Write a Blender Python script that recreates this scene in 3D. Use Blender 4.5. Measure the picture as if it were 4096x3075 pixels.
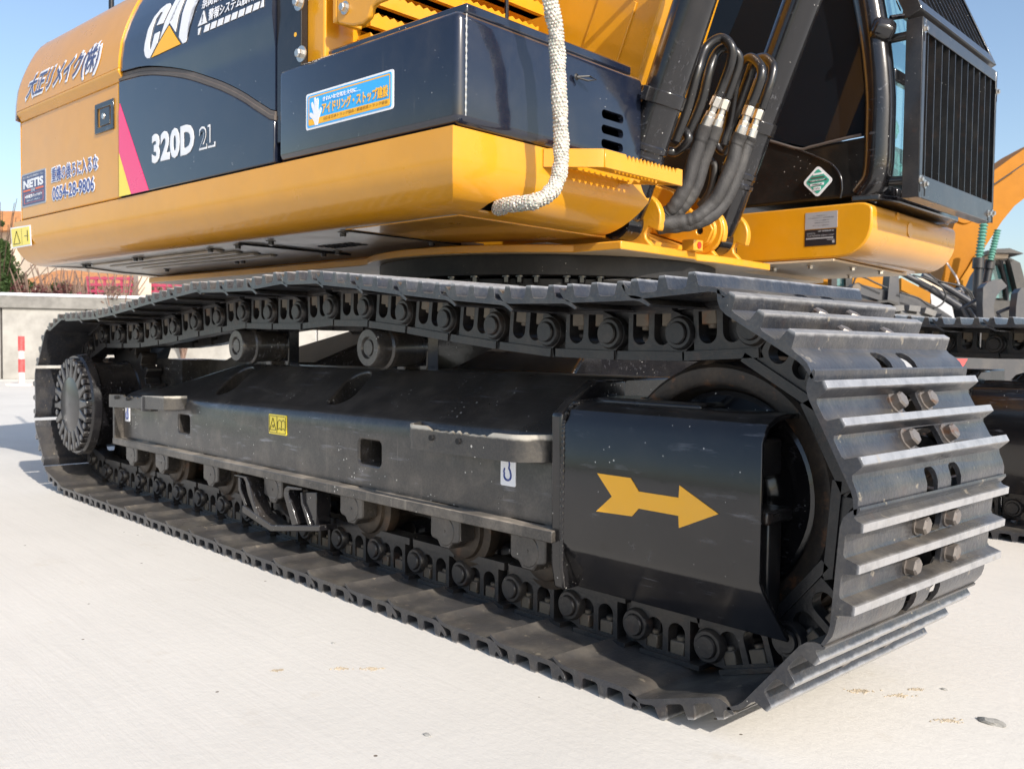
import bpy, bmesh, math, random
from mathutils import Vector, Matrix
random.seed(7)
R=math.radians
sc=bpy.context.scene
for o in list(bpy.data.objects): bpy.data.objects.remove(o)
# ------------------------------------------------------------------ camera
CAM=Vector((1.09489348,-1.3357849,0.67291984))
YAW,PIT,ROL=R(136.81829665),R(-2.34867246),R(0.65096702)
FPX=3719.15
fw=Vector((math.cos(YAW)*math.cos(PIT),math.sin(YAW)*math.cos(PIT),math.sin(PIT)))
rt0=Vector((math.sin(YAW),-math.cos(YAW),0)); up0=rt0.cross(fw)
RT=rt0*math.cos(ROL)+up0*math.sin(ROL); UPV=-rt0*math.sin(ROL)+up0*math.cos(ROL)
cd=bpy.data.cameras.new('camera'); cam=bpy.data.objects.new('camera',cd); sc.collection.objects.link(cam)
cam.matrix_world=Matrix(((RT.x,UPV.x,-fw.x,CAM.x),(RT.y,UPV.y,-fw.y,CAM.y),(RT.z,UPV.z,-fw.z,CAM.z),(0,0,0,1)))
cd.sensor_width=36; cd.lens=FPX/4096*36; cd.clip_start=.05; cd.clip_end=2000
cd.dof.use_dof=True; cd.dof.focus_distance=1.9; cd.dof.aperture_fstop=11
sc.camera=cam
# ------------------------------------------------------------------ light
SUN=Vector((1.57,-.29,1.0)).normalized()
el=math.asin(SUN.z); hd=math.atan2(SUN.y,SUN.x)
w=bpy.data.worlds.new('World'); sc.world=w; w.use_nodes=True
nt=w.node_tree; bg=nt.nodes['Background']; sky=nt.nodes.new('ShaderNodeTexSky'); sky.sky_type='NISHITA'
sky.sun_disc=False; sky.sun_elevation=el; sky.sun_rotation=math.pi/2-hd; sky.air_density=1.0; sky.dust_density=1.6; sky.ozone_density=1.2
nt.links.new(sky.outputs[0],bg.inputs[0]); bg.inputs[1].default_value=.15
sl=bpy.data.lights.new('sun','SUN'); sun=bpy.data.objects.new('sun',sl); sc.collection.objects.link(sun)
sl.energy=4.2; sl.angle=R(.5); sl.color=(1,.93,.84); sun.rotation_euler=(-SUN).to_track_quat('-Z','Y').to_euler()
sc.view_settings.view_transform='Standard'; sc.view_settings.look='None'; sc.view_settings.gamma=1; sc.view_settings.exposure=.38
# ------------------------------------------------------------------ pixel helpers (photo pixels 4096x3075 -> a point on a real plane)
PSI=R(4); UO=Vector((-1.8,1.49,0)); UM=Matrix.Translation(UO)@Matrix.Rotation(PSI,4,'Z'); UI=UM.inverted()
def ray(u,v): return fw+RT*((u-2048)/FPX)-UPV*((v-1537.5)/FPX)
def W(u,v,ax,val):
    d=ray(u,v); t=(val-CAM[ax])/d[ax]; return CAM+d*t
def L(u,v,ax,val):
    d=UI.to_3x3()@ray(u,v); c=UI@CAM; t=(val-c[ax])/d[ax]; return c+d*t
ZR={'R1':(0,0,.6924),'R2':(1000,0,.7233),'R3':(2400,0,.7667),'RA':(1900,550,.4973),'RB':(3300,550,.4214),'R8':(500,0,.3165),'RR':(2500,550,.36166),
    'RT':(2500,0,.36166),'RC':(3200,0,.40506),'RS':(1150,0,.47468),'TT':(0,0,1.8517),'BG':(3500,900,.27091),'S2':(1150,230,.226),'M1':(1200,1000,.678)}
def px(z,u,v): a,b,k=ZR[z]; return a+u*k,b+v*k
# ------------------------------------------------------------------ materials
def mat(name,base=(.5,.5,.5),rough=.5,metal=0,coat=0,dust=None,dust_amt=0,spots=0,bump=0,bscale=60,var=.0,vscale=8,spec=.5,up=0,streak=0,worn=None,wz=None,rust=0,trans=0,coord='P',splat=0,scuff=0):
    m=bpy.data.materials.new(name); m.use_nodes=True; n=m.node_tree; N=n.nodes; K=n.links
    b=N['Principled BSDF']; b.inputs['Roughness'].default_value=rough; b.inputs['Metallic'].default_value=metal
    b.inputs['Coat Weight'].default_value=coat; b.inputs['Coat Roughness'].default_value=.06; b.inputs['Specular IOR Level'].default_value=spec
    b.inputs['Transmission Weight'].default_value=trans
    col=None
    def rgb(c):
        x=N.new('ShaderNodeRGB'); x.outputs[0].default_value=(*c,1); return x.outputs[0]
    def mix(f,a,c,mode='MIX'):
        x=N.new('ShaderNodeMix'); x.data_type='RGBA'; x.blend_type=mode
        if isinstance(f,(int,float)): x.inputs[0].default_value=f
        else: K.new(f,x.inputs[0])
        K.new(a,x.inputs[6]); K.new(c,x.inputs[7]); return x.outputs[2]
    def math_(op,a,c=None,cl=False):
        x=N.new('ShaderNodeMath'); x.operation=op; x.use_clamp=cl
        for i,y in enumerate((a,c)):
            if y is None: continue
            if isinstance(y,(int,float)): x.inputs[i].default_value=y
            else: K.new(y,x.inputs[i])
        return x.outputs[0]
    def ramp(f,a,c):
        x=N.new('ShaderNodeMapRange'); x.inputs[1].default_value=a; x.inputs[2].default_value=c; x.interpolation_type='SMOOTHSTEP'
        K.new(f,x.inputs[0]); return x.outputs[0]
    geo=N.new('ShaderNodeNewGeometry'); pos=geo.outputs['Position']
    tc=N.new('ShaderNodeTexCoord')
    if coord=='O': pos=tc.outputs['Object']
    def noise(s,det=6,vec=None,r=.6):
        x=N.new('ShaderNodeTexNoise'); x.inputs['Scale'].default_value=s; x.inputs['Detail'].default_value=det; x.inputs['Roughness'].default_value=r
        K.new(vec or pos,x.inputs['Vector']); return x.outputs[0]
    def scaled(v):
        x=N.new('ShaderNodeMapping'); x.inputs['Scale'].default_value=v; K.new(pos,x.inputs[0]); return x.outputs[0]
    col=rgb(base)
    if var:
        f=ramp(noise(vscale,5),.35,.7); col=mix(f,col,rgb(tuple(c*(1-var) for c in base)))
    rg=None
    if rust:
        f=math_('MULTIPLY',ramp(noise(22,8),.56,.7),rust,True); col=mix(f,col,rgb((.17,.075,.035)))
    if worn and wz is not None:
        sp=N.new('ShaderNodeSeparateXYZ'); K.new(tc.outputs['Object'],sp.inputs[0])
        e=math_('ADD',sp.outputs[2],math_('MULTIPLY',math_('SUBTRACT',noise(35,6),.5),.010))
        f=ramp(e,wz-.004,wz+.004); f=math_('MULTIPLY',f,.9); col=mix(f,col,rgb(worn))
    if streak:
        f=ramp(noise(1,5,scaled((70,70,3.0))),.60,.78); f2=ramp(noise(3,3),.45,.65); f=math_('MULTIPLY',math_('MULTIPLY',f,f2),streak); col=mix(f,col,rgb(dust or (.5,.5,.48)))
    if dust:
        a=ramp(noise(9,9,None,.65),.42,.72); g=ramp(noise(160,4),.3,.75); f=math_('MULTIPLY',math_('ADD',math_('MULTIPLY',a,.7),math_('MULTIPLY',g,.3)),dust_amt,True)
        if up:
            sp=N.new('ShaderNodeSeparateXYZ'); K.new(geo.outputs['Normal'],sp.inputs[0])
            u=math_('MULTIPLY',ramp(sp.outputs[2],.25,.95),up); u=math_('MULTIPLY',u,math_('ADD',math_('MULTIPLY',a,.6),.4)); f=math_('MAXIMUM',f,u)
        col=mix(f,col,rgb(dust)); rg=f
    if splat:
        f=math_('MULTIPLY',ramp(noise(30,7,None,.6),.655,.68),splat); f=math_('MULTIPLY',f,ramp(noise(150,3),.25,.5)); col=mix(f,col,rgb((.42,.36,.27)))
        f=math_('MULTIPLY',ramp(noise(1,6,scaled((40,160,40))),.55,.75),splat*.35); col=mix(f,col,rgb((.28,.26,.22)))
    if scuff:
        x=N.new('ShaderNodeMapping'); x.inputs['Rotation'].default_value=(.5,.3,.7); x.inputs['Scale'].default_value=(7,130,60); K.new(pos,x.inputs[0])
        f=math_('MULTIPLY',ramp(noise(1,5,x.outputs[0]),.58,.72),ramp(noise(5,4),.42,.62)); col=mix(math_('MULTIPLY',f,scuff),col,rgb((.20,.205,.23)))
        f=math_('MULTIPLY',ramp(noise(26,8,None,.75),.57,.70),ramp(noise(3.3,3),.50,.64)); col=mix(math_('MULTIPLY',f,scuff*.8),col,rgb((.17,.17,.185)))
    if spots:
        v=N.new('ShaderNodeTexVoronoi'); v.inputs['Scale'].default_value=75; K.new(pos,v.inputs['Vector'])
        d=math_('LESS_THAN',v.outputs['Distance'],math_('MULTIPLY',ramp(noise(7,3),.42,.75),.16*spots)); sepc=N.new('ShaderNodeSeparateColor'); K.new(v.outputs['Color'],sepc.inputs[0])
        d=math_('MULTIPLY',d,math_('GREATER_THAN',sepc.outputs[0],.62)); col=mix(math_('MULTIPLY',d,.75),col,rgb((.62,.6,.56)))
    K.new(col,b.inputs['Base Color'])
    rr=math_('ADD',rough,math_('MULTIPLY',math_('SUBTRACT',noise(6,6),.5),.18*(1 if rough>.12 else .3)),True)
    if rg is not None: rr=math_('MAXIMUM',rr,math_('MULTIPLY',rg,.75))
    K.new(rr,b.inputs['Roughness'])
    if rg is not None and coat:
        K.new(math_('MULTIPLY',math_('SUBTRACT',1.0,rg,True),coat),b.inputs['Coat Weight'])
    if bump:
        bp=N.new('ShaderNodeBump'); bp.inputs['Strength'].default_value=bump; bp.inputs['Distance'].default_value=.004
        K.new(noise(bscale,6),bp.inputs['Height']); K.new(bp.outputs[0],b.inputs['Normal'])
        if coat: K.new(bp.outputs[0],b.inputs['Coat Normal'])
    return m
TAN=(.40,.33,.24)
M={}
M['yellow']=mat('yellow_paint',(.70,.31,.006),.30,0,.5,(.46,.34,.21),.09,spots=.6,bump=.16,bscale=3.5,up=.35,var=.06)
M['yellow_rough']=mat('yellow_cast_paint',(.74,.33,.008),.38,0,.5,TAN,.16,spots=.6,bump=.25,bscale=120,up=.3,var=.08)
M['sky_black']=mat('black_gloss_sky_tint',(.006,.010,.024),.16,0,.8,(.3,.27,.22),.05,spots=.9,bump=.02,bscale=5,streak=.12,up=.3)  # black paint, blue of the reflected sky tinted into its base colour
M['black']=mat('black_frame_paint',(.020,.019,.019),.30,0,.35,(.28,.24,.20),.34,spots=1.6,bump=.10,bscale=60,streak=.5,up=.28,scuff=.75)
M['flange']=mat('dusty_flange_paint',(.022,.021,.021),.36,0,.2,(.38,.33,.27),.38,spots=1.5,bump=.15,bscale=60,streak=.6,up=1.0)
M['black_gloss']=mat('black_gloss_paint',(.008,.008,.010),.18,0,.35,(.25,.22,.19),.05,spots=1.3,bump=.07,bscale=30,up=.3,scuff=.55)
M['guardblack']=mat('black_guard_paint',(.018,.018,.020),.30,0,.5,(.28,.24,.2),.10,spots=1.0,bump=.05,bscale=40,up=.4,rust=.12)
M['link']=mat('link_steel',(.013,.014,.017),.36,.1,.15,(.20,.16,.12),.22,spots=.4,bump=.3,bscale=80,up=.4,rust=.15)
M['shoe']=mat('shoe_steel',(.034,.038,.050),.30,.3,.35,(.34,.30,.24),.20,bump=.25,bscale=110,up=.50,splat=.5,streak=.3,worn=(.42,.42,.43),wz=.0915,rust=.10,var=.35,vscale=14,spots=.6)
M['nut']=mat('nut_steel',(.12,.10,.08),.5,.4,0,(.30,.25,.18),.35,bump=.2,rust=.8)
M['bolt']=mat('bolt_head_steel',(.20,.18,.17),.45,.5,0,(.34,.28,.2),.3,bump=.2,rust=1.0)
M['rusty']=mat('rusty_idler_rim',(.028,.024,.022),.45,.3,0,(.16,.11,.07),.4,bump=.3,rust=1.0)
M['drive']=mat('drive_cover_paint',(.016,.016,.018),.3,0,.3,(.25,.22,.19),.16,spots=1,bump=.1,scuff=.3)
M['roller']=mat('roller_steel',(.035,.028,.022),.42,.3,0,(.2,.14,.09),.35,bump=.2,rust=.4)
M['zinc']=mat('zinc_fitting',(.62,.60,.56),.28,.9,0,(.4,.3,.2),.2,bump=.05)
M['sleeve']=mat('hose_sleeve_fabric',(.028,.027,.028),.62,0,0,(.3,.28,.25),.18,bump=.5,bscale=220)
M['rubber']=mat('rubber',(.015,.015,.016),.5,0,0,(.2,.18,.15),.15)
M['under']=mat('dusty_belly_plate',(.60,.53,.44),.42,0,.3,(.50,.40,.29),.75,bump=.12,bscale=30,var=.35,vscale=5)
M['beigeunder']=mat('dusty_yellow_belly',(.66,.50,.32),.5,0,.1,(.62,.52,.40),.6,bump=.05,bscale=20,var=.1)
M['ringblack']=mat('dull_black_ring',(.014,.014,.015),.5,0,0,(.2,.18,.15),.10,spots=.8,spec=.3)
M['dark']=mat('dark_interior',(.008,.008,.009),.8)
M['pipe']=mat('painted_pipe',(.010,.010,.011),.3,0,.25,(.25,.22,.19),.06,spots=1.2)
M['cabblack']=mat('cab_black_paint',(.010,.010,.010),.3,0,.2,(.25,.22,.19),.05,spots=1.6,bump=.03,spec=.22)
M['trim']=mat('brown_rubber_seam',(.09,.075,.068),.55,0,0,(.3,.25,.2),.2,bump=.1)
M['white']=mat('white_sticker',(.80,.81,.84),.3)
M['blue_ink']=mat('blue_ink',(.03,.06,.26),.35)
M['slate_ink']=mat('slate_blue_ink',(.055,.07,.17),.35)
M['pink']=mat('magenta_film',(.86,.03,.16),.3,coat=.5)
M['lemon']=mat('lemon_film',(.90,.70,.02),.3,coat=.5)
M['amber']=mat('amber_film',(.90,.46,.02),.35)
M['amber_arrow']=mat('amber_arrow_film',(.86,.42,.012),.4,0,.2,TAN,.08,spots=.5)
M['cyan']=mat('cyan_sticker',(.05,.42,.90),.3)
M['orange_ink']=mat('orange_ink',(.85,.16,.04),.4)
M['ink']=mat('black_ink',(.015,.015,.02),.4)
M['brown_ink']=mat('brown_ink',(.16,.05,.01),.4)
M['teal']=mat('teal_sticker',(.05,.40,.30),.35)
M['grey_plate']=mat('aluminium_plate',(.42,.43,.46),.4,.3)
M['red']=mat('red_plastic',(.75,.03,.015),.4)
M['lamp']=mat('lamp_reflector',(.8,.8,.8),.12,.9,bump=.3,bscale=200)
# bubble wrap
bw=mat('bubble_wrap',(.60,.57,.50),.24,0,.5,var=.35,vscale=60); M['bubble']=bw
nn=bw.node_tree; b_=nn.nodes['Principled BSDF']; vv=nn.nodes.new('ShaderNodeTexVoronoi'); vv.inputs['Scale'].default_value=115; g_=nn.nodes.new('ShaderNodeNewGeometry')
nn.links.new(g_.outputs['Position'],vv.inputs['Vector']); bp_=nn.nodes.new('ShaderNodeBump'); bp_.inputs['Strength'].default_value=.5; bp_.inputs['Distance'].default_value=.006; bp_.invert=True
nn.links.new(vv.outputs['Distance'],bp_.inputs['Height']); nn.links.new(bp_.outputs[0],b_.inputs['Normal']); nn.links.new(bp_.outputs[0],b_.inputs['Coat Normal'])
b_.inputs['Subsurface Weight'].default_value=.3; b_.inputs['Subsurface Scale'].default_value=.01
def glass(name,tint,rough=.02,alpha=.5):
    m=bpy.data.materials.new(name); m.use_nodes=True; n=m.node_tree; b=n.nodes['Principled BSDF']
    b.inputs['Base Color'].default_value=(*tint,1); b.inputs['Roughness'].default_value=rough; b.inputs['Coat Weight'].default_value=1; b.inputs['Coat Roughness'].default_value=.02
    tr=n.nodes.new('ShaderNodeBsdfTransparent'); tr.inputs[0].default_value=(*[min(1,t*1.0+.25) for t in tint],1); mx=n.nodes.new('ShaderNodeMixShader'); mx.inputs[0].default_value=alpha
    n.links.new(tr.outputs[0],mx.inputs[1]); n.links.new(b.outputs[0],mx.inputs[2]); n.links.new(mx.outputs[0],n.nodes['Material Output'].inputs[0]); return m
M['glass']=glass('tinted_glass',(.30,.55,.60),alpha=.35)
M['sideglass']=glass('dark_side_glass',(.01,.013,.018),alpha=.9)
M['sideglass'].node_tree.nodes['Principled BSDF'].inputs['Coat Weight'].default_value=.0; M['sideglass'].node_tree.nodes['Principled BSDF'].inputs['Specular IOR Level'].default_value=.3
# ------------------------------------------------------------------ mesh builder
class MB:
    def __init__(s): s.b=bmesh.new()
    def faces(s,vs,fs,mi=0):
        v=[s.b.verts.new(p) for p in vs]
        for f in fs:
            try: s.b.faces.new([v[i] for i in f]).material_index=mi
            except ValueError: pass
        return s
    def box(s,a,b,mi=0,M_=None):
        x0,y0,z0=a; x1,y1,z1=b
        P=[Vector(p) for p in ((x0,y0,z0),(x1,y0,z0),(x1,y1,z0),(x0,y1,z0),(x0,y0,z1),(x1,y0,z1),(x1,y1,z1),(x0,y1,z1))]
        if M_: P=[M_@p for p in P]
        return s.faces(P,((0,3,2,1),(4,5,6,7),(0,1,5,4),(1,2,6,5),(2,3,7,6),(3,0,4,7)),mi)
    def prism(s,poly,ax,a,b,mi=0):   # poly in the two other axes (cyclic order), extruded along ax
        n=len(poly)
        def mk(p,h):
            if ax==0: return Vector((h,p[0],p[1]))
            if ax==1: return Vector((p[0],h,p[1]))
            return Vector((p[0],p[1],h))
        vs=[mk(p,a) for p in poly]+[mk(p,b) for p in poly]
        fs=[tuple(range(n))[::-1],tuple(range(n,2*n))]+[(i,(i+1)%n,n+(i+1)%n,n+i) for i in range(n)]
        return s.faces(vs,fs,mi)
    def cyl(s,p0,p1,r,seg=24,r2=None,cap=True,mi=0):
        p0=Vector(p0);p1=Vector(p1);d=(p1-p0).normalized(); a=d.orthogonal().normalized(); b=d.cross(a); r2=r if r2 is None else r2
        if seg==6: pass
        vs=[p0+(a*math.cos(t)+b*math.sin(t))*r for t in [2*math.pi*i/seg for i in range(seg)]]+[p1+(a*math.cos(t)+b*math.sin(t))*r2 for t in [2*math.pi*i/seg for i in range(seg)]]
        fs=[(i,(i+1)%seg,seg+(i+1)%seg,seg+i) for i in range(seg)]
        if cap: fs+= [tuple(range(seg))[::-1],tuple(range(seg,2*seg))]
        return s.faces(vs,fs,mi)
    def lathe(s,prof,p0,d,seg=48,mi=0):   # prof: (dist along d, radius)
        p0=Vector(p0); d=Vector(d).normalized(); a=d.orthogonal().normalized(); b=d.cross(a); vs=[];fs=[]
        for h,r in prof:
            for i in range(seg):
                t=2*math.pi*i/seg; vs.append(p0+d*h+(a*math.cos(t)+b*math.sin(t))*max(r,1e-5))
        for j in range(len(prof)-1):
            for i in range(seg): fs.append((j*seg+i,j*seg+(i+1)%seg,(j+1)*seg+(i+1)%seg,(j+1)*seg+i))
        return s.faces(vs,fs,mi)
    def tube(s,pts,r,seg=14,rfun=None,mi=0):
        pts=[Vector(p) for p in pts]; n=len(pts); T=[(pts[min(i+1,n-1)]-pts[max(i-1,0)]).normalized() for i in range(n)]
        a=T[0].orthogonal().normalized(); vs=[]
        for i in range(n):
            a=(a-T[i]*a.dot(T[i])).normalized(); b=T[i].cross(a)
            for k in range(seg):
                t=2*math.pi*k/seg; rr=r*(rfun(i/(n-1),t) if rfun else 1); vs.append(pts[i]+(a*math.cos(t)+b*math.sin(t))*rr)
        fs=[(j*seg+k,j*seg+(k+1)%seg,(j+1)*seg+(k+1)%seg,(j+1)*seg+k) for j in range(n-1) for k in range(seg)]
        fs+=[tuple(range(seg))[::-1],tuple(range((n-1)*seg,n*seg))]
        return s.faces(vs,fs,mi)
    def hexbolt(s,p,d,r,h,washer=0,mi=0):
        p=Vector(p); d=Vector(d).normalized()
        if washer: s.cyl(p,p+d*h*.22,r*washer,20,mi=mi)
        q=p+d*h*(.22 if washer else 0)
        s.cyl(q,q+d*h*.8,r,6,mi=mi); s.cyl(q+d*h*.8,q+d*h,r*.97,6,r*.8,mi=mi); return s
def spline(pts,n=12):
    pts=[Vector(p) for p in pts]; P=[pts[0]*2-pts[1]]+pts+[pts[-1]*2-pts[-2]]; out=[]
    for i in range(1,len(P)-2):
        p0,p1,p2,p3=P[i-1:i+3]
        for k in range(n):
            t=k/n; out.append(.5*((2*p1)+(p2-p0)*t+(2*p0-5*p1+4*p2-p3)*t*t+(3*p1-p0-3*p2+p3)*t**3))
    out.append(pts[-1]); return out
def rrect(x0,x1,z0,z1,r,n=5):
    o=[]
    for cx,cz,a in ((x1-r,z1-r,0),(x0+r,z1-r,90),(x0+r,z0+r,180),(x1-r,z0+r,270)):
        for i in range(n+1):
            t=R(a+90*i/n); o.append((cx+r*math.cos(t),cz+r*math.sin(t)))
    return o
# ------------------------------------------------------------------ objects
ROOT=Vector((-1.62,1.4,0))
def tag(o,label=None,cat=None,group=None,kind=None):
    if label: o['label']=label
    if cat: o['category']=cat
    if group: o['group']=group
    if kind: o['kind']=kind
    return o
def empty(name,loc=(0,0,0)):
    o=bpy.data.objects.new(name,None); o.location=loc; o.empty_display_size=.2; sc.collection.objects.link(o); return o
EX=empty('crawler_excavator',ROOT)
tag(EX,'large yellow and black crawler excavator in the foreground, seen from beside its right track','excavator')
def finish(bm,name,bevel,seg,smooth):
    bmesh.ops.recalc_face_normals(bm,faces=bm.faces)
    me=bpy.data.meshes.new(name); bm.to_mesh(me); bm.free()
    if smooth:
        for p in me.polygons: p.use_smooth=True
        me.set_sharp_from_angle(angle=R(smooth))
    return me
def obj(name,mb,m,parent=None,frame='W',bevel=0,seg=2,smooth=35,label=None,cut=None,weld=False):
    if weld: bmesh.ops.remove_doubles(mb.b,verts=mb.b.verts,dist=1e-5)
    me=finish(mb.b,name,bevel,seg,smooth)
    for x in (m if isinstance(m,(list,tuple)) else [m]): me.materials.append(M[x] if isinstance(x,str) else x)
    o=bpy.data.objects.new(name,me); sc.collection.objects.link(o)
    if cut: do_cut(o,cut,smooth)
    if bevel:
        bv=o.modifiers.new('bevel','BEVEL'); bv.width=bevel; bv.segments=seg; bv.limit_method='ANGLE'; bv.angle_limit=R(40); bv.harden_normals=False
    if parent is not None:
        o.parent=parent
        if parent is EX:
            if frame=='W': o.location=-ROOT
            else: o.location=UO-ROOT; o.rotation_euler=(0,0,PSI)
    if label: o['label']=label
    return o
def do_cut(o,mb,smooth=35):
    bmesh.ops.recalc_face_normals(mb.b,faces=mb.b.faces)
    cm=bpy.data.meshes.new('c'); mb.b.to_mesh(cm); mb.b.free(); co=bpy.data.objects.new('c',cm); sc.collection.objects.link(co)
    md=o.modifiers.new('b','BOOLEAN'); md.object=co; md.operation='DIFFERENCE'; md.solver='EXACT'; md.use_self=True
    bpy.context.view_layer.update(); dg=bpy.context.evaluated_depsgraph_get()
    nm=bpy.data.meshes.new_from_object(o.evaluated_get(dg)); o.modifiers.remove(md); o.data=nm
    bpy.data.objects.remove(co)
    if smooth:
        for p in nm.polygons: p.use_smooth=True
        nm.set_sharp_from_angle(angle=R(smooth))
def bend(bm,yf):
    zs=[v.co.z for v in bm.verts]; z=math.floor(min(zs)/.012)*.012
    while z<max(zs):
        bmesh.ops.bisect_plane(bm,geom=bm.verts[:]+bm.edges[:]+bm.faces[:],plane_co=(0,0,z),plane_no=(0,0,1)); z+=.012
    for v in bm.verts: v.co.y+=yf(v.co.z)
def flat(name,polys,m,parent,y,thick=.0012,frame='U',yf=None,ax=1,holes=None):
    """thin film decals: polys in (x,z) on plane y, facing -Y (ax 1)"""
    mb=MB()
    for p in polys: mb.prism(p,ax,y-thick,y+.0005)
    if yf:
        bmesh.ops.triangulate(mb.b,faces=mb.b.faces[:]); bend(mb.b,yf)
    return obj(name,mb,m,parent if parent is EX else parent,frame,smooth=0)
def text(name,body,x0,x1,z0,z1,m,parent,y,bold=.0,shear=0,thick=.0008,yf=None,space=1.0,frame='U',rise=0,off=0):
    f=bpy.data.curves.new('t','FONT'); f.body=body; f.size=1; f.bevel_depth=bold; f.bevel_resolution=1; f.offset=off; f.shear=shear; f.space_character=space; f.resolution_u=3
    o=bpy.data.objects.new('t',f); sc.collection.objects.link(o); bpy.context.view_layer.update()
    dg=bpy.context.evaluated_depsgraph_get(); me=bpy.data.meshes.new_from_object(o.evaluated_get(dg)); bpy.data.objects.remove(o)
    xs=[v.co.x for v in me.vertices]; ys=[v.co.y for v in me.vertices]; a,b,c,d=min(xs),max(xs),min(ys),max(ys); zm=max(1e-6,max(v.co.z for v in me.vertices))
    for v in me.vertices:
        X=x0+(v.co.x-a)/(b-a)*(x1-x0); Z=z0+(v.co.y-c)/(d-c)*(z1-z0)+rise*(X-x0); v.co=Vector((X,y-thick-v.co.z/zm*.0004*(1 if bold else 0),Z))
    if yf:
        bm=bmesh.new(); bm.from_mesh(me); bmesh.ops.triangulate(bm,faces=bm.faces[:]); bend(bm,yf); bm.to_mesh(me); bm.free()
    me.name=name; me.materials.clear(); me.materials.append(M[m]); o=bpy.data.objects.new(name,me); sc.collection.objects.link(o); o.parent=parent
    if parent is EX:
        o.location=(UO-ROOT) if frame=='U' else -ROOT
        if frame=='U': o.rotation_euler=(0,0,PSI)
    return o
# ================================================================== SETTING
g=MB(); g.faces([(-300,-300,0),(300,-300,0),(300,300,0),(-300,300,0)],[(0,1,2,3)])
def concrete(name,base,dirtc,fine=1):
    m=bpy.data.materials.new(name); m.use_nodes=True; n=m.node_tree; N=n.nodes; K=n.links; b=N['Principled BSDF']; b.inputs['Roughness'].default_value=.85; b.inputs['Specular IOR Level'].default_value=.25
    g=N.new('ShaderNodeNewGeometry')
    def noise(s,det,vec=None,r=.6):
        x=N.new('ShaderNodeTexNoise'); x.inputs['Scale'].default_value=s; x.inputs['Detail'].default_value=det; x.inputs['Roughness'].default_value=r; K.new(vec or g.outputs['Position'],x.inputs['Vector']); return x.outputs[0]
    def mp(v,rot=0):
        x=N.new('ShaderNodeMapping'); x.inputs['Scale'].default_value=v; x.inputs['Rotation'].default_value=(0,0,rot); K.new(g.outputs['Position'],x.inputs[0]); return x.outputs[0]
    def rr(f,a,c,o0=0,o1=1):
        x=N.new('ShaderNodeMapRange'); x.inputs[1].default_value=a; x.inputs[2].default_value=c; x.inputs[3].default_value=o0; x.inputs[4].default_value=o1; K.new(f,x.inputs[0]); return x.outputs[0]
    def mix(f,a,c):
        x=N.new('ShaderNodeMix'); x.data_type='RGBA'; K.new(f,x.inputs[0])
        for s,y in ((6,a),(7,c)):
            if isinstance(y,tuple): x.inputs[s].default_value=(*y,1)
            else: K.new(y,x.inputs[s])
        return x.outputs[2]
    col=mix(rr(noise(.9,7),.35,.7),base,tuple(c*.9 for c in base))
    col=mix(rr(noise(1,6,mp((2.2,26,1),R(45))),.5,.75,0,.22),col,tuple(c*.78 for c in base))      # broom / drag lines
    col=mix(rr(noise(1,4,mp((.8,60,1),R(40))),.58,.72,0,.14),col,tuple(c*.72 for c in base))
    col=mix(rr(noise(6,8,None,.7),.60,.72,0,.5),col,dirtc)
    col=mix(rr(noise(28,6,None,.7),.66,.74,0,.4),col,tuple(c*.6 for c in base))
    col=mix(rr(noise(.45,4),.55,.7,0,.4),col,tuple(c*.82 for c in base))
    v=N.new('ShaderNodeTexVoronoi'); v.inputs['Scale'].default_value=14; K.new(g.outputs['Position'],v.inputs['Vector']); sp=N.new('ShaderNodeSeparateColor'); K.new(v.outputs['Color'],sp.inputs[0])
    lt=N.new('ShaderNodeMath'); lt.operation='LESS_THAN'; lt.inputs[1].default_value=.05; K.new(v.outputs['Distance'],lt.inputs[0]); gt=N.new('ShaderNodeMath'); gt.operation='GREATER_THAN'; gt.inputs[1].default_value=.80; K.new(sp.outputs[0],gt.inputs[0])
    mu=N.new('ShaderNodeMath'); mu.operation='MULTIPLY'; K.new(lt.outputs[0],mu.inputs[0]); K.new(gt.outputs[0],mu.inputs[1])
    col=mix(mu.outputs[0],col,(.16,.13,.10)); K.new(col,b.inputs['Base Color'])
    bp=N.new('ShaderNodeBump'); bp.inputs['Strength'].default_value=.35; bp.inputs['Distance'].default_value=.004; ad=N.new('ShaderNodeMath'); ad.operation='ADD'
    K.new(noise(45,8,None,.7),ad.inputs[0]); K.new(noise(1,5,mp((4,70,1),R(45))),ad.inputs[1]); K.new(ad.outputs[0],bp.inputs['Height']); K.new(bp.outputs[0],b.inputs['Normal'])
    return m
M['concrete']=concrete('pale_concrete',(.69,.66,.605),(.56,.51,.43))
M['wallc']=mat('weathered_concrete',(.40,.385,.355),.9,0,0,(.22,.21,.185),.30,bump=.3,bscale=20,var=.25,vscale=2.5,streak=.0,spec=.2)
M['capc']=mat('stained_concrete_beam',(.27,.26,.24),.9,0,0,(.13,.125,.115),.5,bump=.3,bscale=20,var=.35,vscale=3,spec=.2)
tag(obj('ground',g,'concrete',smooth=0),kind='structure')
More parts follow.
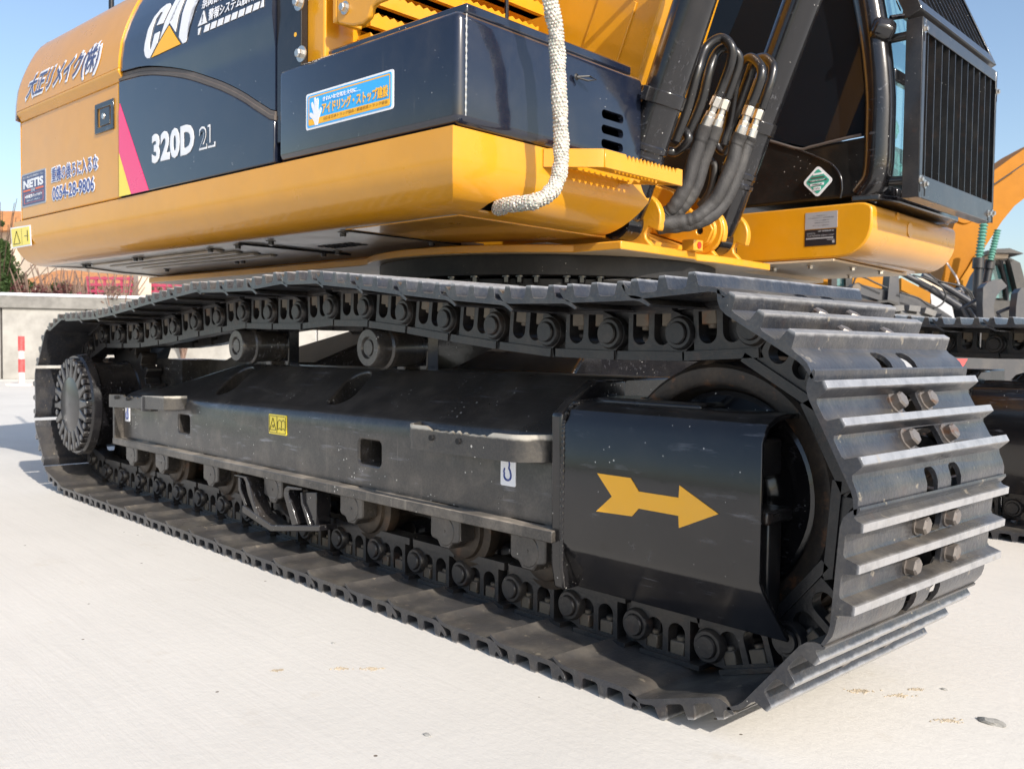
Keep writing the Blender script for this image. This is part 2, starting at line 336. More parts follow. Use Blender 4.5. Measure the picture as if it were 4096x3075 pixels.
# ---- background (real things at real distances)
def A(u,v,dep): return CAM+ray(u,v)*dep
def AB(u,v,dep): return A(3500+u*.27091,900+v*.27091,dep)
def AT(u,v,dep): return A(u*1.8517,v*1.8517,dep)
M['bgyellow']=mat('loader_yellow',(.46,.19,.006),.5,0,0,TAN,.05,spec=.2,var=.1)
M['bgorange']=mat('boom_orange_yellow',(.40,.150,.004),.5,0,0,TAN,.02,spec=.15,var=.08)
M['bggrey']=mat('loader_arm_grey',(.030,.034,.045),.45,0,.2,TAN,.12)
M['bgdark']=mat('loader_black',(.010,.011,.014),.4,0,.2,TAN,.1)
M['cream']=mat('dusty_hood',(.62,.50,.38),.5,0,0,(.7,.62,.5),.4)
M['bellows']=mat('green_rubber_bellows',(.10,.30,.24),.6,0,0,TAN,.15)
M['tyre']=mat('dusty_tyre',(.16,.16,.16),.8,0,0,(.34,.31,.27),.5)
M['wpaint']=mat('chipped_white_paint',(.72,.66,.62),.5,0,0,(.35,.16,.08),.22,rust=.3)
M['rpaint']=mat('faded_red_paint',(.62,.06,.06),.5,0,0,(.7,.5,.45),.2)
M['pinkpaint']=mat('pink_railing',(.40,.045,.10),.6,0,0,(.3,.15,.12),.3)
M['tile']=mat('orange_roof_tile',(.62,.27,.09),.6,bump=.5,bscale=30,var=.3)
M['bgglass']=glass('teal_cab_glass',(.16,.36,.36),alpha=.6)
M['bark']=mat('bark',(.10,.065,.045),.9)
M['twig']=mat('bare_twigs',(.20,.13,.10),.9)
def leafmat(n,c,v=.5):
    m=mat(n,c,.7,var=v,vscale=6); return m
M['conifer']=leafmat('conifer_leaf',(.045,.085,.018)); M['hedge']=leafmat('green_leaf',(.05,.085,.03)); M['redleaf']=leafmat('red_brown_leaf',(.16,.05,.045)); M['pinkleaf']=leafmat('pink_blossom',(.42,.05,.13))
def slab(name,pts,dep,th,m,parent=None,**k):
    """plate facing the camera side at distance dep with true thickness th"""
    a=[AB(u,v,dep) for u,v in pts]; n=fw*th; mb=MB(); k_=len(a); mb.faces(a+[p+n for p in a],[tuple(range(k_)),tuple(range(k_,2*k_))[::-1]]+[(i,(i+1)%k_,k_+(i+1)%k_,k_+i) for i in range(k_)])
    return obj(name,mb,m,parent,smooth=0,**k)
def rod(name,pts,dep,rpx,m,parent=None,n=8):
    mb=MB(); P=[AB(u,v,dep) for u,v in pts]; P=spline(P,n) if len(P)>2 else P; mb.tube(P,rpx*.27091/FPX*dep,14); return obj(name,mb,m,parent,smooth=50)
# wall
HW=1.5
w0=W(0,632*1.8517,2,HW); w1=W(330*1.8517,640.5*1.8517,2,HW); wd=(w1-w0).normalized(); wn=Vector((-wd.y,wd.x,0)); wn*= (1 if wn.dot(Vector((CAM.x,CAM.y,0))-Vector((w0.x,w0.y,0)))<0 else -1)
WALL=empty('boundary_wall',(w0.x,w0.y,0)); tag(WALL,'low weathered concrete boundary wall with a white cap behind the yard','wall')
Wm=Matrix(((wd.x,wn.x,0,0),(wd.y,wn.y,0,0),(0,0,1,0),(0,0,0,1)))
def wall_part(name,boxes,m):
    mb=MB()
    for a,b in boxes: mb.box(a,b,M_=Wm)
    return obj(name,mb,m,WALL,smooth=0,bevel=.01,seg=1)
for i in range(-4,14):
    wall_part('wall_panel',[((i*1.35+.02,.03,0),(i*1.35+1.34,.25,1.24))],'wallc')
wall_part('capping_beam',[((-6,-.03,1.24),(19,.30,1.45))],'capc'); wall_part('white_cap',[((-6,-.05,1.45),(19,.32,1.5))],'white')
# marker post
pb=W(47*1.8517,833*1.8517,2,0); PO=empty('marker_post',pb); tag(PO,'red and white striped steel marker post on a flat base, by the far wall','post')
r_=Vector((RT.x,RT.y,0)).normalized()
zz=[0.03,.20,.40,.52,.74]; cols=['wpaint','rpaint','wpaint','rpaint']
for i in range(4):
    m=MB(); m.cyl((0,0,zz[i]),(0,0,zz[i+1]),.045,20); obj('red_band' if cols[i]=='rpaint' else 'white_band',m,cols[i],PO)
m=MB(); B_=Matrix(((r_.x,-r_.y,0,0),(r_.y,r_.x,0,0),(0,0,1,0),(0,0,0,1))); m.box((-.19,-.10,0),(.19,.10,.035),M_=B_); obj('base_plate',m,'wpaint',PO,bevel=.005)
# vegetation
def leaves(mb,c,rx,ry,rz,n,s,rnd,shape='ball'):
    for _ in range(n):
        if shape=='cone':
            t=rnd.random()**.7; a=rnd.uniform(0,6.283); rr=(1-t)*rnd.uniform(.5,1)**.5+.05; p=Vector((c[0]+rx*rr*math.cos(a),c[1]+ry*rr*math.sin(a),c[2]+rz*2*t))
        else:
            d=Vector((rnd.gauss(0,1),rnd.gauss(0,1),rnd.gauss(0,1))).normalized()*rnd.uniform(.45,1.05); p=Vector((c[0]+rx*d.x,c[1]+ry*d.y,c[2]+rz*d.z))
        u=Vector((rnd.gauss(0,1),rnd.gauss(0,1),rnd.gauss(0,1))).normalized(); v=u.orthogonal().normalized()*s*rnd.uniform(.3,.6); u=u*s*rnd.uniform(.7,1.3)
        mb.faces([p-u,p+v,p+u,p-v],[(0,1,2,3)])
def plant(name,label,cat,base,h,w_,crown,n,s,seed,lobes=14,twigs=30,group=None,shape='ball',trunk='bark'):
    rnd=random.Random(seed); o=empty(name,base); tag(o,label,cat,group)
    mb=MB(); mb.cyl((0,0,0),(0,0,h*.8),.05,8,.015)
    for i in range(twigs):
        a=rnd.uniform(0,6.28); z=h*rnd.uniform(.1,.6); e=Vector((math.cos(a)*w_*rnd.uniform(.4,1),math.sin(a)*w_*rnd.uniform(.4,1),h*rnd.uniform(.6,1.05))); mb.tube([(0,0,z),(e.x*.5,e.y*.5,(z+e.z)*.5),(e.x,e.y,e.z)],.010,4)
    obj('trunk',mb,trunk,o,smooth=0)
    mb=MB()
    for i in range(lobes):
        t=rnd.random(); a=rnd.uniform(0,6.28)
        if shape=='cone': c=(math.cos(a)*w_*.5*(1-t),math.sin(a)*w_*.5*(1-t),h*(.12+.8*t)); r=w_*(.5*(1-t)+.12)
        else: c=(math.cos(a)*w_*.55,math.sin(a)*w_*.55,h*rnd.uniform(.4,.85)); r=w_*rnd.uniform(.25,.42)
        leaves(mb,c,r,r,r*.9,n//lobes,s,rnd)
    obj('crown',mb,crown,o,smooth=0); return o
def behind(u,d,off): # ground point behind the wall along the sight line of column u (TT px)
    p=AT(u,700,d); return Vector((p.x,p.y,0))
plant('conifer_tree','bushy green conifer rising over the wall at the left edge','tree',behind(2,20,0),2.95,1.35,'conifer',16000,.05,1,lobes=34,shape='cone')
plant('conifer_tree','thin pale conifer tip standing behind the bushy conifer','tree',behind(4,24,0),4.3,.45,'conifer',1500,.05,2,lobes=14,shape='cone')
for i,(u,cr,h,lab) in enumerate(((75,'redleaf',2.0,'red-brown twiggy shrub beside the conifer behind the wall'),(118,'hedge',2.2,'dark green shrub between two red-brown shrubs behind the wall'),(160,'redleaf',2.05,'red-brown shrub left of the first pink railing'),(205,'pinkleaf',1.95,'pink flowering shrub in front of the first pink railing'),(262,'twig',1.95,'bare twiggy shrub between the two pink railings'),(330,'redleaf',2.0,'reddish shrub left of the sagging track top behind the wall'),(395,'pinkleaf',2.0,'small pink shrub just above the raised track shoes'))):
    plant('shrub',lab,'shrub',behind(u,17.9+.3*(i%2)-(1.0 if u in (205,262,395) else 0),0),h*.97,.5,cr,1500,.035,10+i,lobes=12,twigs=46,group='shrubs behind the boundary wall',trunk='twig')
for i,(u0,u1,lab) in enumerate(((188,300,'pink lattice railing left of the pale gatepost behind the wall'),(316,412,'pink lattice railing right of the pale gatepost behind the wall'))):
    a=behind(u0,17.6,0); b=behind(u1,17.6,0); o=empty('railing',a); tag(o,lab,'railing','pink railings behind the wall'); d=(b-a); L_=d.length; d.normalize()
    Dm=Matrix(((d.x,-d.y,0,0),(d.y,d.x,0,0),(0,0,1,0),(0,0,0,1)))
    for z in (1.48,1.60,1.72,1.84):
        m=MB(); m.box((0,-.03,z),(L_,.03,z+.05),M_=Dm); obj('rail',m,'pinkpaint',o,smooth=0)
    k=int(L_/.16)
    for j in range(k+1):
        m=MB(); m.box((j*.16,-.02,0),(j*.16+.04,.02,1.9),M_=Dm); obj('baluster',m,'pinkpaint',o,smooth=0)
a=behind(308,17.5,0); m=MB(); m.box((-.12,-.12,0),(.12,.12,2.2)); o=obj('gatepost',m,'cream',None); o.location=a; tag(o,'pale gatepost between the two pink railings','post')
def roofed(base,ax,wid,hz,rh,label,dep=4):
    o=empty('tiled_building',base); tag(o,label,'building'); d=Vector((ax.x,ax.y,0)).normalized(); Dm=Matrix(((d.x,-d.y,0,0),(d.y,d.x,0,0),(0,0,1,0),(0,0,0,1)))
    m=MB(); m.box((-wid/2,0,0),(wid/2,dep,hz),M_=Dm); obj('wall',m,'cream',o,smooth=0)
    m=MB(); P=[(-.5,hz-.05),(dep/2,hz+rh),(dep+.5,hz-.05),(dep/2,hz-.05)]; vs=[Dm@Vector((x,y,z)) for x in (-wid/2-.4,wid/2+.4) for y,z in P]; m.faces(vs,[(0,1,2,3),(4,7,6,5),(0,4,5,1),(1,5,6,2),(0,3,7,4),(3,2,6,7)])
    obj('roof',m,'tile',o,smooth=0); return o
roofed(behind(330,24,0),RT,6.0,2.15,.5,'low building with an orange tiled roof behind the pink railings')
roofed(behind(-8,30,0),RT,1.6,4.2,.9,'small orange-roofed building far left above the conifer')
# ---- wheel loader on the right
D=7.6
LO=empty('wheel_loader',Vector((*AB(900,1600,D).xy,0))); tag(LO,'yellow wheel loader with grey lift arms parked behind the excavator','wheel loader')
LI=-LO.location
def pl(name,pts,dep,th,m,parent=LO): 
    o=slab(name,pts,dep,th,m,parent); o.location=-(parent.location) if parent.parent is None else (0,0,0); return o
def rd_(name,pts,dep,r,m,parent=LO,n=8):
    o=rod(name,pts,dep,r,m,parent,n); o.location=-(parent.location) if parent.parent is None else (0,0,0); return o
pl('engine_cover',[(-330,640),(230,620),(230,950),(-330,900)],D+.9,.5,'bgyellow'); pl('body_panel',[(390,780),(520,850),(820,1000),(812,1180),(600,1065),(390,960)],D+.35,.25,'bgyellow')
pl('hood',[(600,780),(700,790),(1270,975),(1255,995),(960,962)],D+.5,.06,'cream'); pl('hood',[(-1480,700),(-1200,640),(-830,625),(-520,720),(-530,745),(-1100,700),(-1300,790)],D+.6,.06,'cream')
pl('body_panel',[(-1300,700),(-700,700),(-520,745),(-700,900),(-1300,900)],D+.75,.2,'bgyellow')
pl('radiator_grille',[(820,1010),(1120,1130),(1190,1440),(860,1440)],D+.45,.2,'grey_plate')
pl('cab_pillar',[(-640,600),(-560,600),(-560,900),(-640,900)],D+.5,.1,'bgdark'); pl('cab_window',[(-560,640),(-430,640),(-430,900),(-560,900)],D+.55,.03,'bgglass'); pl('cab_pillar',[(-430,620),(-340,620),(-340,920),(-430,920)],D+.5,.1,'bgdark')
la_=pl('lift_arm',[(-330,905),(-300,860),(-240,850),(-190,880),(130,960),(200,985),(200,1110),(60,1110),(-240,1010),(-320,960)],D,.12,'bggrey')
m=MB(); c=AB(-268,930,D-.01); m.cyl(c,c+fw*.16,.035,24); o=obj('pivot_pin',m,'nut',la_)
pl('lift_arm',[(365,1000),(560,1040),(860,1180),(1130,1350),(1200,1460),(60,1500),(60,1300),(365,1260)],D,.14,'bggrey')
pl('lift_post',[(232,640),(348,640),(368,1270),(186,1120),(205,900)],D-.05,.14,'bggrey')
pl('fender',[(-60,1180),(60,1115),(200,1108),(340,1150),(352,1260),(310,1270),(300,1180),(200,1140),(60,1150),(-40,1210)],D-.1,.25,'bgdark')
rd_('lift_cylinder',[(380,700),(820,935)],D-.02,42,'bggrey'); rd_('lift_cylinder',[(820,935),(1250,1210)],D-.02,55,'bggrey')
rd_('tilt_cylinder',[(700,735),(1130,960)],D+.15,46,'bggrey'); rd_('tilt_cylinder',[(1100,945),(1570,1235)],D+.15,50,'bggrey')
rd_('hydraulic_hose',[(560,740),(780,800),(960,900),(1040,1010),(1010,1140),(900,1215),(780,1180),(640,1080),(370,995)],D-.08,13,'rubber'); rd_('hydraulic_hose',[(800,720),(930,820),(1200,885),(1340,950),(1420,1060),(1430,1150)],D-.04,12,'rubber'); rd_('hydraulic_hose',[(930,840),(1250,890),(1400,980),(1460,1090)],D-.02,12,'rubber'); rd_('hydraulic_hose',[(-320,880),(-290,790),(-230,760),(-120,790),(0,850),(180,930)],D-.06,13,'rubber')
rd_('hydraulic_hose',[(640,850),(940,960),(1060,1030),(1200,1080)],D+.0,10,'rubber')
cl_=pl('coupler_claw',[(1600,1450),(1590,1150),(1600,920),(1660,850),(1760,808),(1870,800),(1950,900),(1930,925),(1840,985),(1790,1060),(1755,1180),(1760,1300),(1800,1460)],D-.5,.10,'bggrey')
pl('coupler_claw',[(2075,1460),(2085,1200),(2110,1000),(2160,930),(2300,900),(2300,1460)],D-.45,.10,'bggrey')
for pts in (((1262,1240),(1590,1060)),((1290,1235),(1420,1460)),((1380,1230),(1530,1460)),((1800,1300),(2095,1180)),((1815,1320),(1890,1460))): rd_('link_bar',pts,D-.3,26,'bggrey')
pl('cab_body',[(1560,1110),(2070,1120),(2300,1200),(2300,1470),(1500,1470)],D+.9,.5,'bgdark')
# tyre
def tyre(cu,cv,dep,r):
    c=AB(cu,cv,dep); ax=Vector((fw.x,fw.y,0)).normalized()
    m=MB(); m.lathe([(0,r*.6),(0,r*.92),(.06,r*.99),(.40,r*.99),(.46,r*.92),(.46,r*.6)],c,ax,60)
    a=ax.orthogonal().normalized(); b=ax.cross(a)
    for i in range(30):
        for s in (0,1):
            t=2*math.pi*(i+.5*s)/30; p=c+ax*(.10+.22*s)+(a*math.cos(t)+b*math.sin(t))*r*.99; T_=(-a*math.sin(t)+b*math.cos(t)); nn=(a*math.cos(t)+b*math.sin(t))
            B_=Matrix(((ax.x,T_.x,nn.x,p.x),(ax.y,T_.y,nn.y,p.y),(ax.z,T_.z,nn.z,p.z),(0,0,0,1))); m.box((-.11,-.045,-.01),(.11,.045,.035),M_=B_)
    o=obj('tyre',m,'tyre',LO,smooth=30); o.location=LI
tyre(430,1262+.62/D*FPX/.27091,D-.15,.62)
tyre(2150,1262+.72/D*FPX/.27091,D+.6,.62)
pl('body_panel',[(900,1440),(1600,1440),(1700,1900),(900,1900)],D+.2,.5,'bggrey')
pl('chassis',[(-1400,900),(1650,980),(1650,1560),(-1400,1560)],D+1.5,.8,'bgdark')
pl('bucket',[((3780-3500)/.27091,(1425-900)/.27091),(2600,1940),(2600,2700),(1034,2700)],D-.2,.5,'bggrey')
pl('red_reflector',[(1100,1975),(1370,1975),(1290,2110),(1150,2110)],D-.25,.04,'rpaint')
# ---- second excavator further back
D2=9.2
E2=empty('background_excavator',Vector((*AB(1500,1700,D2).xy,0))); tag(E2,'distant excavator with a tall orange-yellow boom and green cylinder bellows','excavator')
def p2(n,pts,dep,th,m): return pl(n,pts,dep,th,m,E2)
def r2(n,pts,dep,r,m,k=8): return rd_(n,pts,dep,r,m,E2,k)
bm_=p2('boom',[(950,1000),(955,900),(1010,700),(1130,100),(1240,-180),(1500,-560),(1700,-760),(2000,-980),(2260,-1160),(2560,-1320),(2560,-640),(2240,-420),(2060,-280),(1880,-60),(1760,120),(1560,420),(1330,900),(1240,860),(1100,1000)],D2,.5,'bgorange')
p2('boom_edge_plate',[(1540,420),(1475,460),(1400,600),(1240,845),(1335,915),(1400,760),(1480,640)],D2-.03,.05,'bgyellow')
m=MB(); c=AB(1510-.0,-210,D2-.02); m.lathe([(-.02,0),(-.02,.05),(0,.07),(.0,.11),(.02,.12)],AB(1330,-190,D2-.02),fw,28); o=obj('pivot_boss',m,'bgorange',E2); o.location=-E2.location
for (x0,y0),(x1,y1),r in (((1610,-40),(1535,490),62),((1810,80),(1705,520),50)):
    n=11; P=[AB(x0+(x1-x0)*i/(n*8),y0+(y1-y0)*i/(n*8),D2-.35) for i in range(n*8+1)]; mb=MB(); mb.tube(P,r*.27091/FPX*D2,18,rfun=lambda t,a:.80+.20*math.cos(t*n*2*math.pi)); o=obj('cylinder_bellows',mb,'bellows',E2,smooth=60); o.location=-E2.location
r2('boom_ram',[(1535,480),(1500,1150)],D2-.35,62,'bgdark'); r2('ram_collar',[(1530,490),(1520,640)],D2-.36,82,'bgdark'); r2('boom_ram',[(1705,520),(1590,1150)],D2-.30,55,'bgdark'); r2('ram_collar',[(1700,520),(1680,650)],D2-.31,72,'bgdark')
r2('white_hose',[(1060,560),(1120,650),(1200,770),(1250,900),(1310,1010)],D2-.1,14,'wpaint'); r2('cable',[(1180,-330),(1230,-520),(1330,-640),(1500,-720),(1700,-800)],D2-.1,9,'rubber'); r2('cable',[(1150,-290),(1300,-340),(1500,-380),(1560,-470),(1760,-600),(2200,-900)],D2-.1,10,'rubber')
cb2=p2('cab',[(1760,470),(1990,480),(2140,555),(2230,900),(2300,1200),(1600,1200),(1640,900)],D2+.5,.9,'bgdark')
p2('cab_glass',[(1725,610),(1800,600),(1850,720),(1880,860),(1885,1080),(1640,1080),(1670,820)],D2+.45,.02,'bgglass'); p2('cab_glass',[(1905,570),(1960,590),(2040,900),(2085,1100),(1970,1120),(1950,900)],D2+.45,.02,'bgglass')
r2('cab_pillar',[(1780,480),(1850,520),(1890,680),(1930,840),(1960,1120)],D2+.42,24,'bggrey'); r2('cab_pillar',[(1960,490),(2010,700),(2070,940),(2100,1110)],D2+.42,18,'bggrey')
p2('roof',[(1740,355),(1990,343),(2190,418),(2190,428),(1990,412),(1740,410)],D2+.2,1.0,'bgdark'); p2('roof_box',[(1750,402),(1985,395),(1960,492),(1780,486)],D2+.3,.5,'cream')
p2('side_screen',[(1990,505),(2145,560),(2230,880),(2110,1000)],D2+.3,.1,'bgdark'); p2('house_panel',[(1560,1180),(2400,1180),(2400,1600),(1560,1600)],D2+.6,.8,'bgdark')
# pale truck box seen under the machine
m=MB(); o=empty('pale_shed',behind(600,26,0)); tag(o,'pale low shed far behind, glimpsed between the upper track and the frame','shed'); Dm=Matrix(((r_.x,-r_.y,0,0),(r_.y,r_.x,0,0),(0,0,1,0),(0,0,0,1)))
m.box((-3,0,0),(3,3,1.9),M_=Dm); obj('wall',m,'white',o,smooth=0)
m=MB(); m.prism([(-.25,1.9),(3.25,1.9),(1.5,2.2)],0,-3.2,3.2); 
for v in m.b.verts: v.co=Dm@v.co
obj('roof',m,'grey_plate',o,smooth=0)
# loose sand and stones
def patch(u,v,rx,ry,seed):
    c=W(u,v,2,0); rnd=random.Random(seed); m=MB()
    for i in range(120):
        a=rnd.uniform(0,6.28); r=abs(rnd.gauss(0,.45)); p=Vector((c.x,c.y,0))+r_*rx*r*math.cos(a)+Vector((-r_.y,r_.x,0))*ry*r*math.sin(a); s=rnd.uniform(.0006,.0022)
        m.faces([p+Vector((s*1.6*math.cos(q+a),s*1.6*math.sin(q+a),0)) for q in (0,1.57,3.14,4.71)]+[p+Vector((0,0,s))],[(0,1,4),(1,2,4),(2,3,4),(3,0,4)])
    return m
M['sand']=mat('loose_sand',(.50,.42,.31),.9,var=.4,vscale=60)
M['stone']=mat('grey_stone',(.42,.41,.38),.8,var=.4,vscale=50,bump=.4)
sm=None
for i,(u,v,rx,ry) in enumerate(((3438,2763,.035,.015),(3594,2780,.03,.01),(3662,2756,.018,.009),(3797,2881,.035,.014),(1491,2673,.03,.010),(1363,2673,.02,.01),(1105,2680,.015,.008))):
    p=patch(u,v,rx,ry,50+i); me=bpy.data.meshes.new('q'); p.b.to_mesh(me); p.b.free()
    if sm is None: sm=bmesh.new()
    sm.from_mesh(me)
sb_=MB(); sb_.b.free(); sb_.b=sm; tag(obj('loose_sand',sb_,'sand',smooth=0),kind='stuff')
for i,(u,v,s,lab) in enumerate(((3966,2891,.016,'pale chipped stone on the concrete in the bottom right corner'),(3775,2757,.005,'tiny dark pebble right of the sand patches'),(1332,2572,.004,'small dark pebble left of the track on the concrete'),(1708,2940,.006,'flat dark pebble at the bottom left of centre'))):
    c=W(u,v,2,0); m=MB(); bmesh.ops.create_icosphere(m.b,subdivisions=2,radius=s); rnd=random.Random(i)
    for q in m.b.verts: q.co=Vector((q.co.x*1.5,q.co.y*.8,q.co.z*.45))*rnd.uniform(.75,1.2); q.co.z=max(q.co.z,-.15*s)
    o=obj('stone',m,'stone',smooth=20); o.location=c+Vector((0,0,.15*s)); tag(o,lab,'stone')

# ================================================================== TRACKS
YC=.318
pins=[(.057-.19*i,.093) for i in range(17,-1,-1)]
pins_bottom=pins[::-1]                       # from front to rear: .057 ... -3.173
sprA=[277-37.9*i for i in range(1,5)]
spr=[(-3.21+.306*math.cos(R(a)),.396+.306*math.sin(R(a))) for a in sprA]
topx=[(-3.198,.702),(-2.99,.703),(-2.803,.706),(-2.621,.717),(-2.437,.733),(-2.25,.751),(-2.062,.766),(-1.878,.780),(-1.695,.776),(-1.512,.774),(-1.326,.784),(-1.143,.780),(-.958,.763),(-.776,.742),(-.590,.723),(-.405,.707),(-.219,.703),(-.040,.703)]
idl=[(.114,.711),(.273,.622),(.357,.466),(.343,.287),(.223,.145)]
loop=topx+idl+pins_bottom+spr                # clockwise seen from the near side
NL=len(loop)
# --- shoe mesh (local x along the chain, y across, z outward; pin line at z=0)
def shoe_profile():
    zi,zo,zt=.0565,.0665,.094
    out=[(.160,.0445),(.150,.0495),(.138,.0545),(.126,zi),(-.030,zi),(-.045,.060),(-.055,.068),(-.062,.0765),(-.0665,.085)]  # inner face, lip to hook
    out+=[(-.0625,.0865),(-.057,.083),(-.050,.0775)]
    def gr(x,tilt=0): return [(x-.0125,zo+.003),(x-.0085,zt-.006),(x-.0065,zt),(x+.0065,zt),(x+.0085,zt-.006),(x+.0125,zo+.003)]
    g3=[(-.0455,.082),(-.0425,zt),(-.0295,zt),(-.027,zt-.006),(-.0225,zo+.003)]
    out+=g3+[(-.017,zo),(.010,zo)]+gr(.028)+[(.046,zo),(.074,zo)]
    out+=[(.0795,zo+.003),(.084,zt-.007),(.086,zt),(.099,zt),(.1015,zt-.006),(.106,zo+.003)]
    out+=[(.114,zo),(.128,.0655),(.141,.0625),(.153,.0555),(.163,.0485)]
    return out
sb=MB(); sb.prism(shoe_profile(),1,0,.6)
cutm=MB()
def oblong(cx,cy,hx,hy,z0=.03,z1=.12):
    cutm.prism([(x,y) for x,y in rrect(cx-hx,cx+hx,cy-hy,cy+hy,min(hx,hy)*.62,4)],2,z0,z1)
oblong(-.006,YC+.002,.020,.037); oblong(.062,YC,.020,.056)
for s_ in (-1,1): oblong(.148,YC+s_*.050,.034,.022)
shoe=obj('track_shoe',sb,'shoe',EX,'W',bevel=.0022,seg=2,cut=cutm)
shoe.modifiers['bevel'].angle_limit=R(50)
# --- bolts on the outside
def bolt_mb(x,y):
    b=MB(); b.hexbolt((x,y,.0665),(0,0,1),.0158,.017,washer=1.25); return b
bolts=[obj('bolt',bolt_mb(x,y),'bolt',shoe,smooth=20) for x,y in ((-.006,YC-.061),(-.006,YC+.064),(.062,YC-.0825),(.062,YC+.0825))]
# --- links: two side plates with bosses, pin ends
def link_mb(s):
    """s=-1 near side plate, +1 far side"""
    b=MB()
    def yy(a): return YC+s*a
    # outer (boss) half
    prof=[(-.040,.052),(.050,.052),(.072,.046),(.090,.040)]
    prof+=[(.095+.036*math.cos(R(t)),.036*math.sin(R(t))) for t in range(85,-60,-16)]
    prof+=[(.108,-.036),(.116,-.056),(-.034,-.056),(-.040,-.045)]
    b.prism(prof,1,yy(.132),yy(.100))
    # inner half
    prof=[(-.140,.012),(-.128,.030),(-.095,.042),(-.062,.050),(-.050,.052),(-.050,-.056),(-.122,-.056),(-.134,-.040),(-.142,-.012)]
    b.prism(prof,1,yy(.112),yy(.076))
    b.box((-.066,min(yy(.137),yy(.085)),-.056),(.108,max(yy(.137),yy(.085)),-.037))    # rail head
    # outer foot lip that carries the shoe
    b.box((-.070,min(yy(.142),yy(.085)),.046),(.080,max(yy(.142),yy(.085)),.056))
    return b
def link_cut(s):
    c=MB(); 
    for x0,x1 in ((-.028,.014),(.028,.070)):
        p=[(x0,.040),(x1,.040),(x1,.005)]+[((x0+x1)/2+(x1-x0)/2*math.cos(R(t)),-.004+(-.020)*math.sin(R(t))) for t in range(0,181,20)]+[(x0,.005)]
        c.prism(p,1,YC+s*.16,YC+s*.05)
    return c
for s_ in (-1,1):
    lk=obj('link_plate',link_mb(s_),'link',shoe,bevel=.003,seg=2,cut=link_cut(s_))
pm=MB()
for s_ in (-1,1):
    pm.lathe([(0,.0),(0,.0205),(.003,.0225),(.012,.0225)],(.095,YC+s_*.150,0),(0,-s_,0),24)
    pm.lathe([(0,.0235),(.0,.030),(.005,.0335),(.02,.035)],(.095,YC+s_*.143,0),(0,-s_,0),28)
pm.cyl((.095,YC-.13,0),(.095,YC+.13,0),.026,20)
obj('track_pin',pm,'link',shoe,smooth=30)
NUTS=[]
for x,y in ((-.006,.112),(.062,.112)):
    for s_ in (-1,1):
        nm_=MB(); nm_.box((x-.0175,YC+s_*y-.017,.014),(x+.0175,YC+s_*y+.017,.042)); nm_.cyl((x,YC+s_*y,.006),(x,YC+s_*y,.02),.011,12); obj('nut',nm_,'nut',shoe,bevel=.002,seg=1,smooth=30)
kids=list(shoe.children)
def place_shoe(o,a,b,yoff):
    a=Vector((a[0],0,a[1])); b=Vector((b[0],0,b[1])); d=(b-a).normalized(); up=Vector((-d.z,0,d.x)); mid=(a+b)/2+Vector((0,yoff,0))
    o.matrix_basis=Matrix.Translation(-ROOT)@Matrix(((d.x,0,up.x,mid.x),(0,1,0,mid.y),(d.z,0,up.z,mid.z),(0,0,0,1)))
first=True
GAUGE=2.2
for yo in (0,GAUGE):
    for i in range(NL):
        a=loop[i]; b=loop[(i+1)%NL]
        if first: o=shoe; first=False
        else:
            o=shoe.copy(); sc.collection.objects.link(o); o.parent=EX
            for k in kids:
                c=k.copy(); sc.collection.objects.link(c); c.parent=o
        place_shoe(o,a,b,yo)
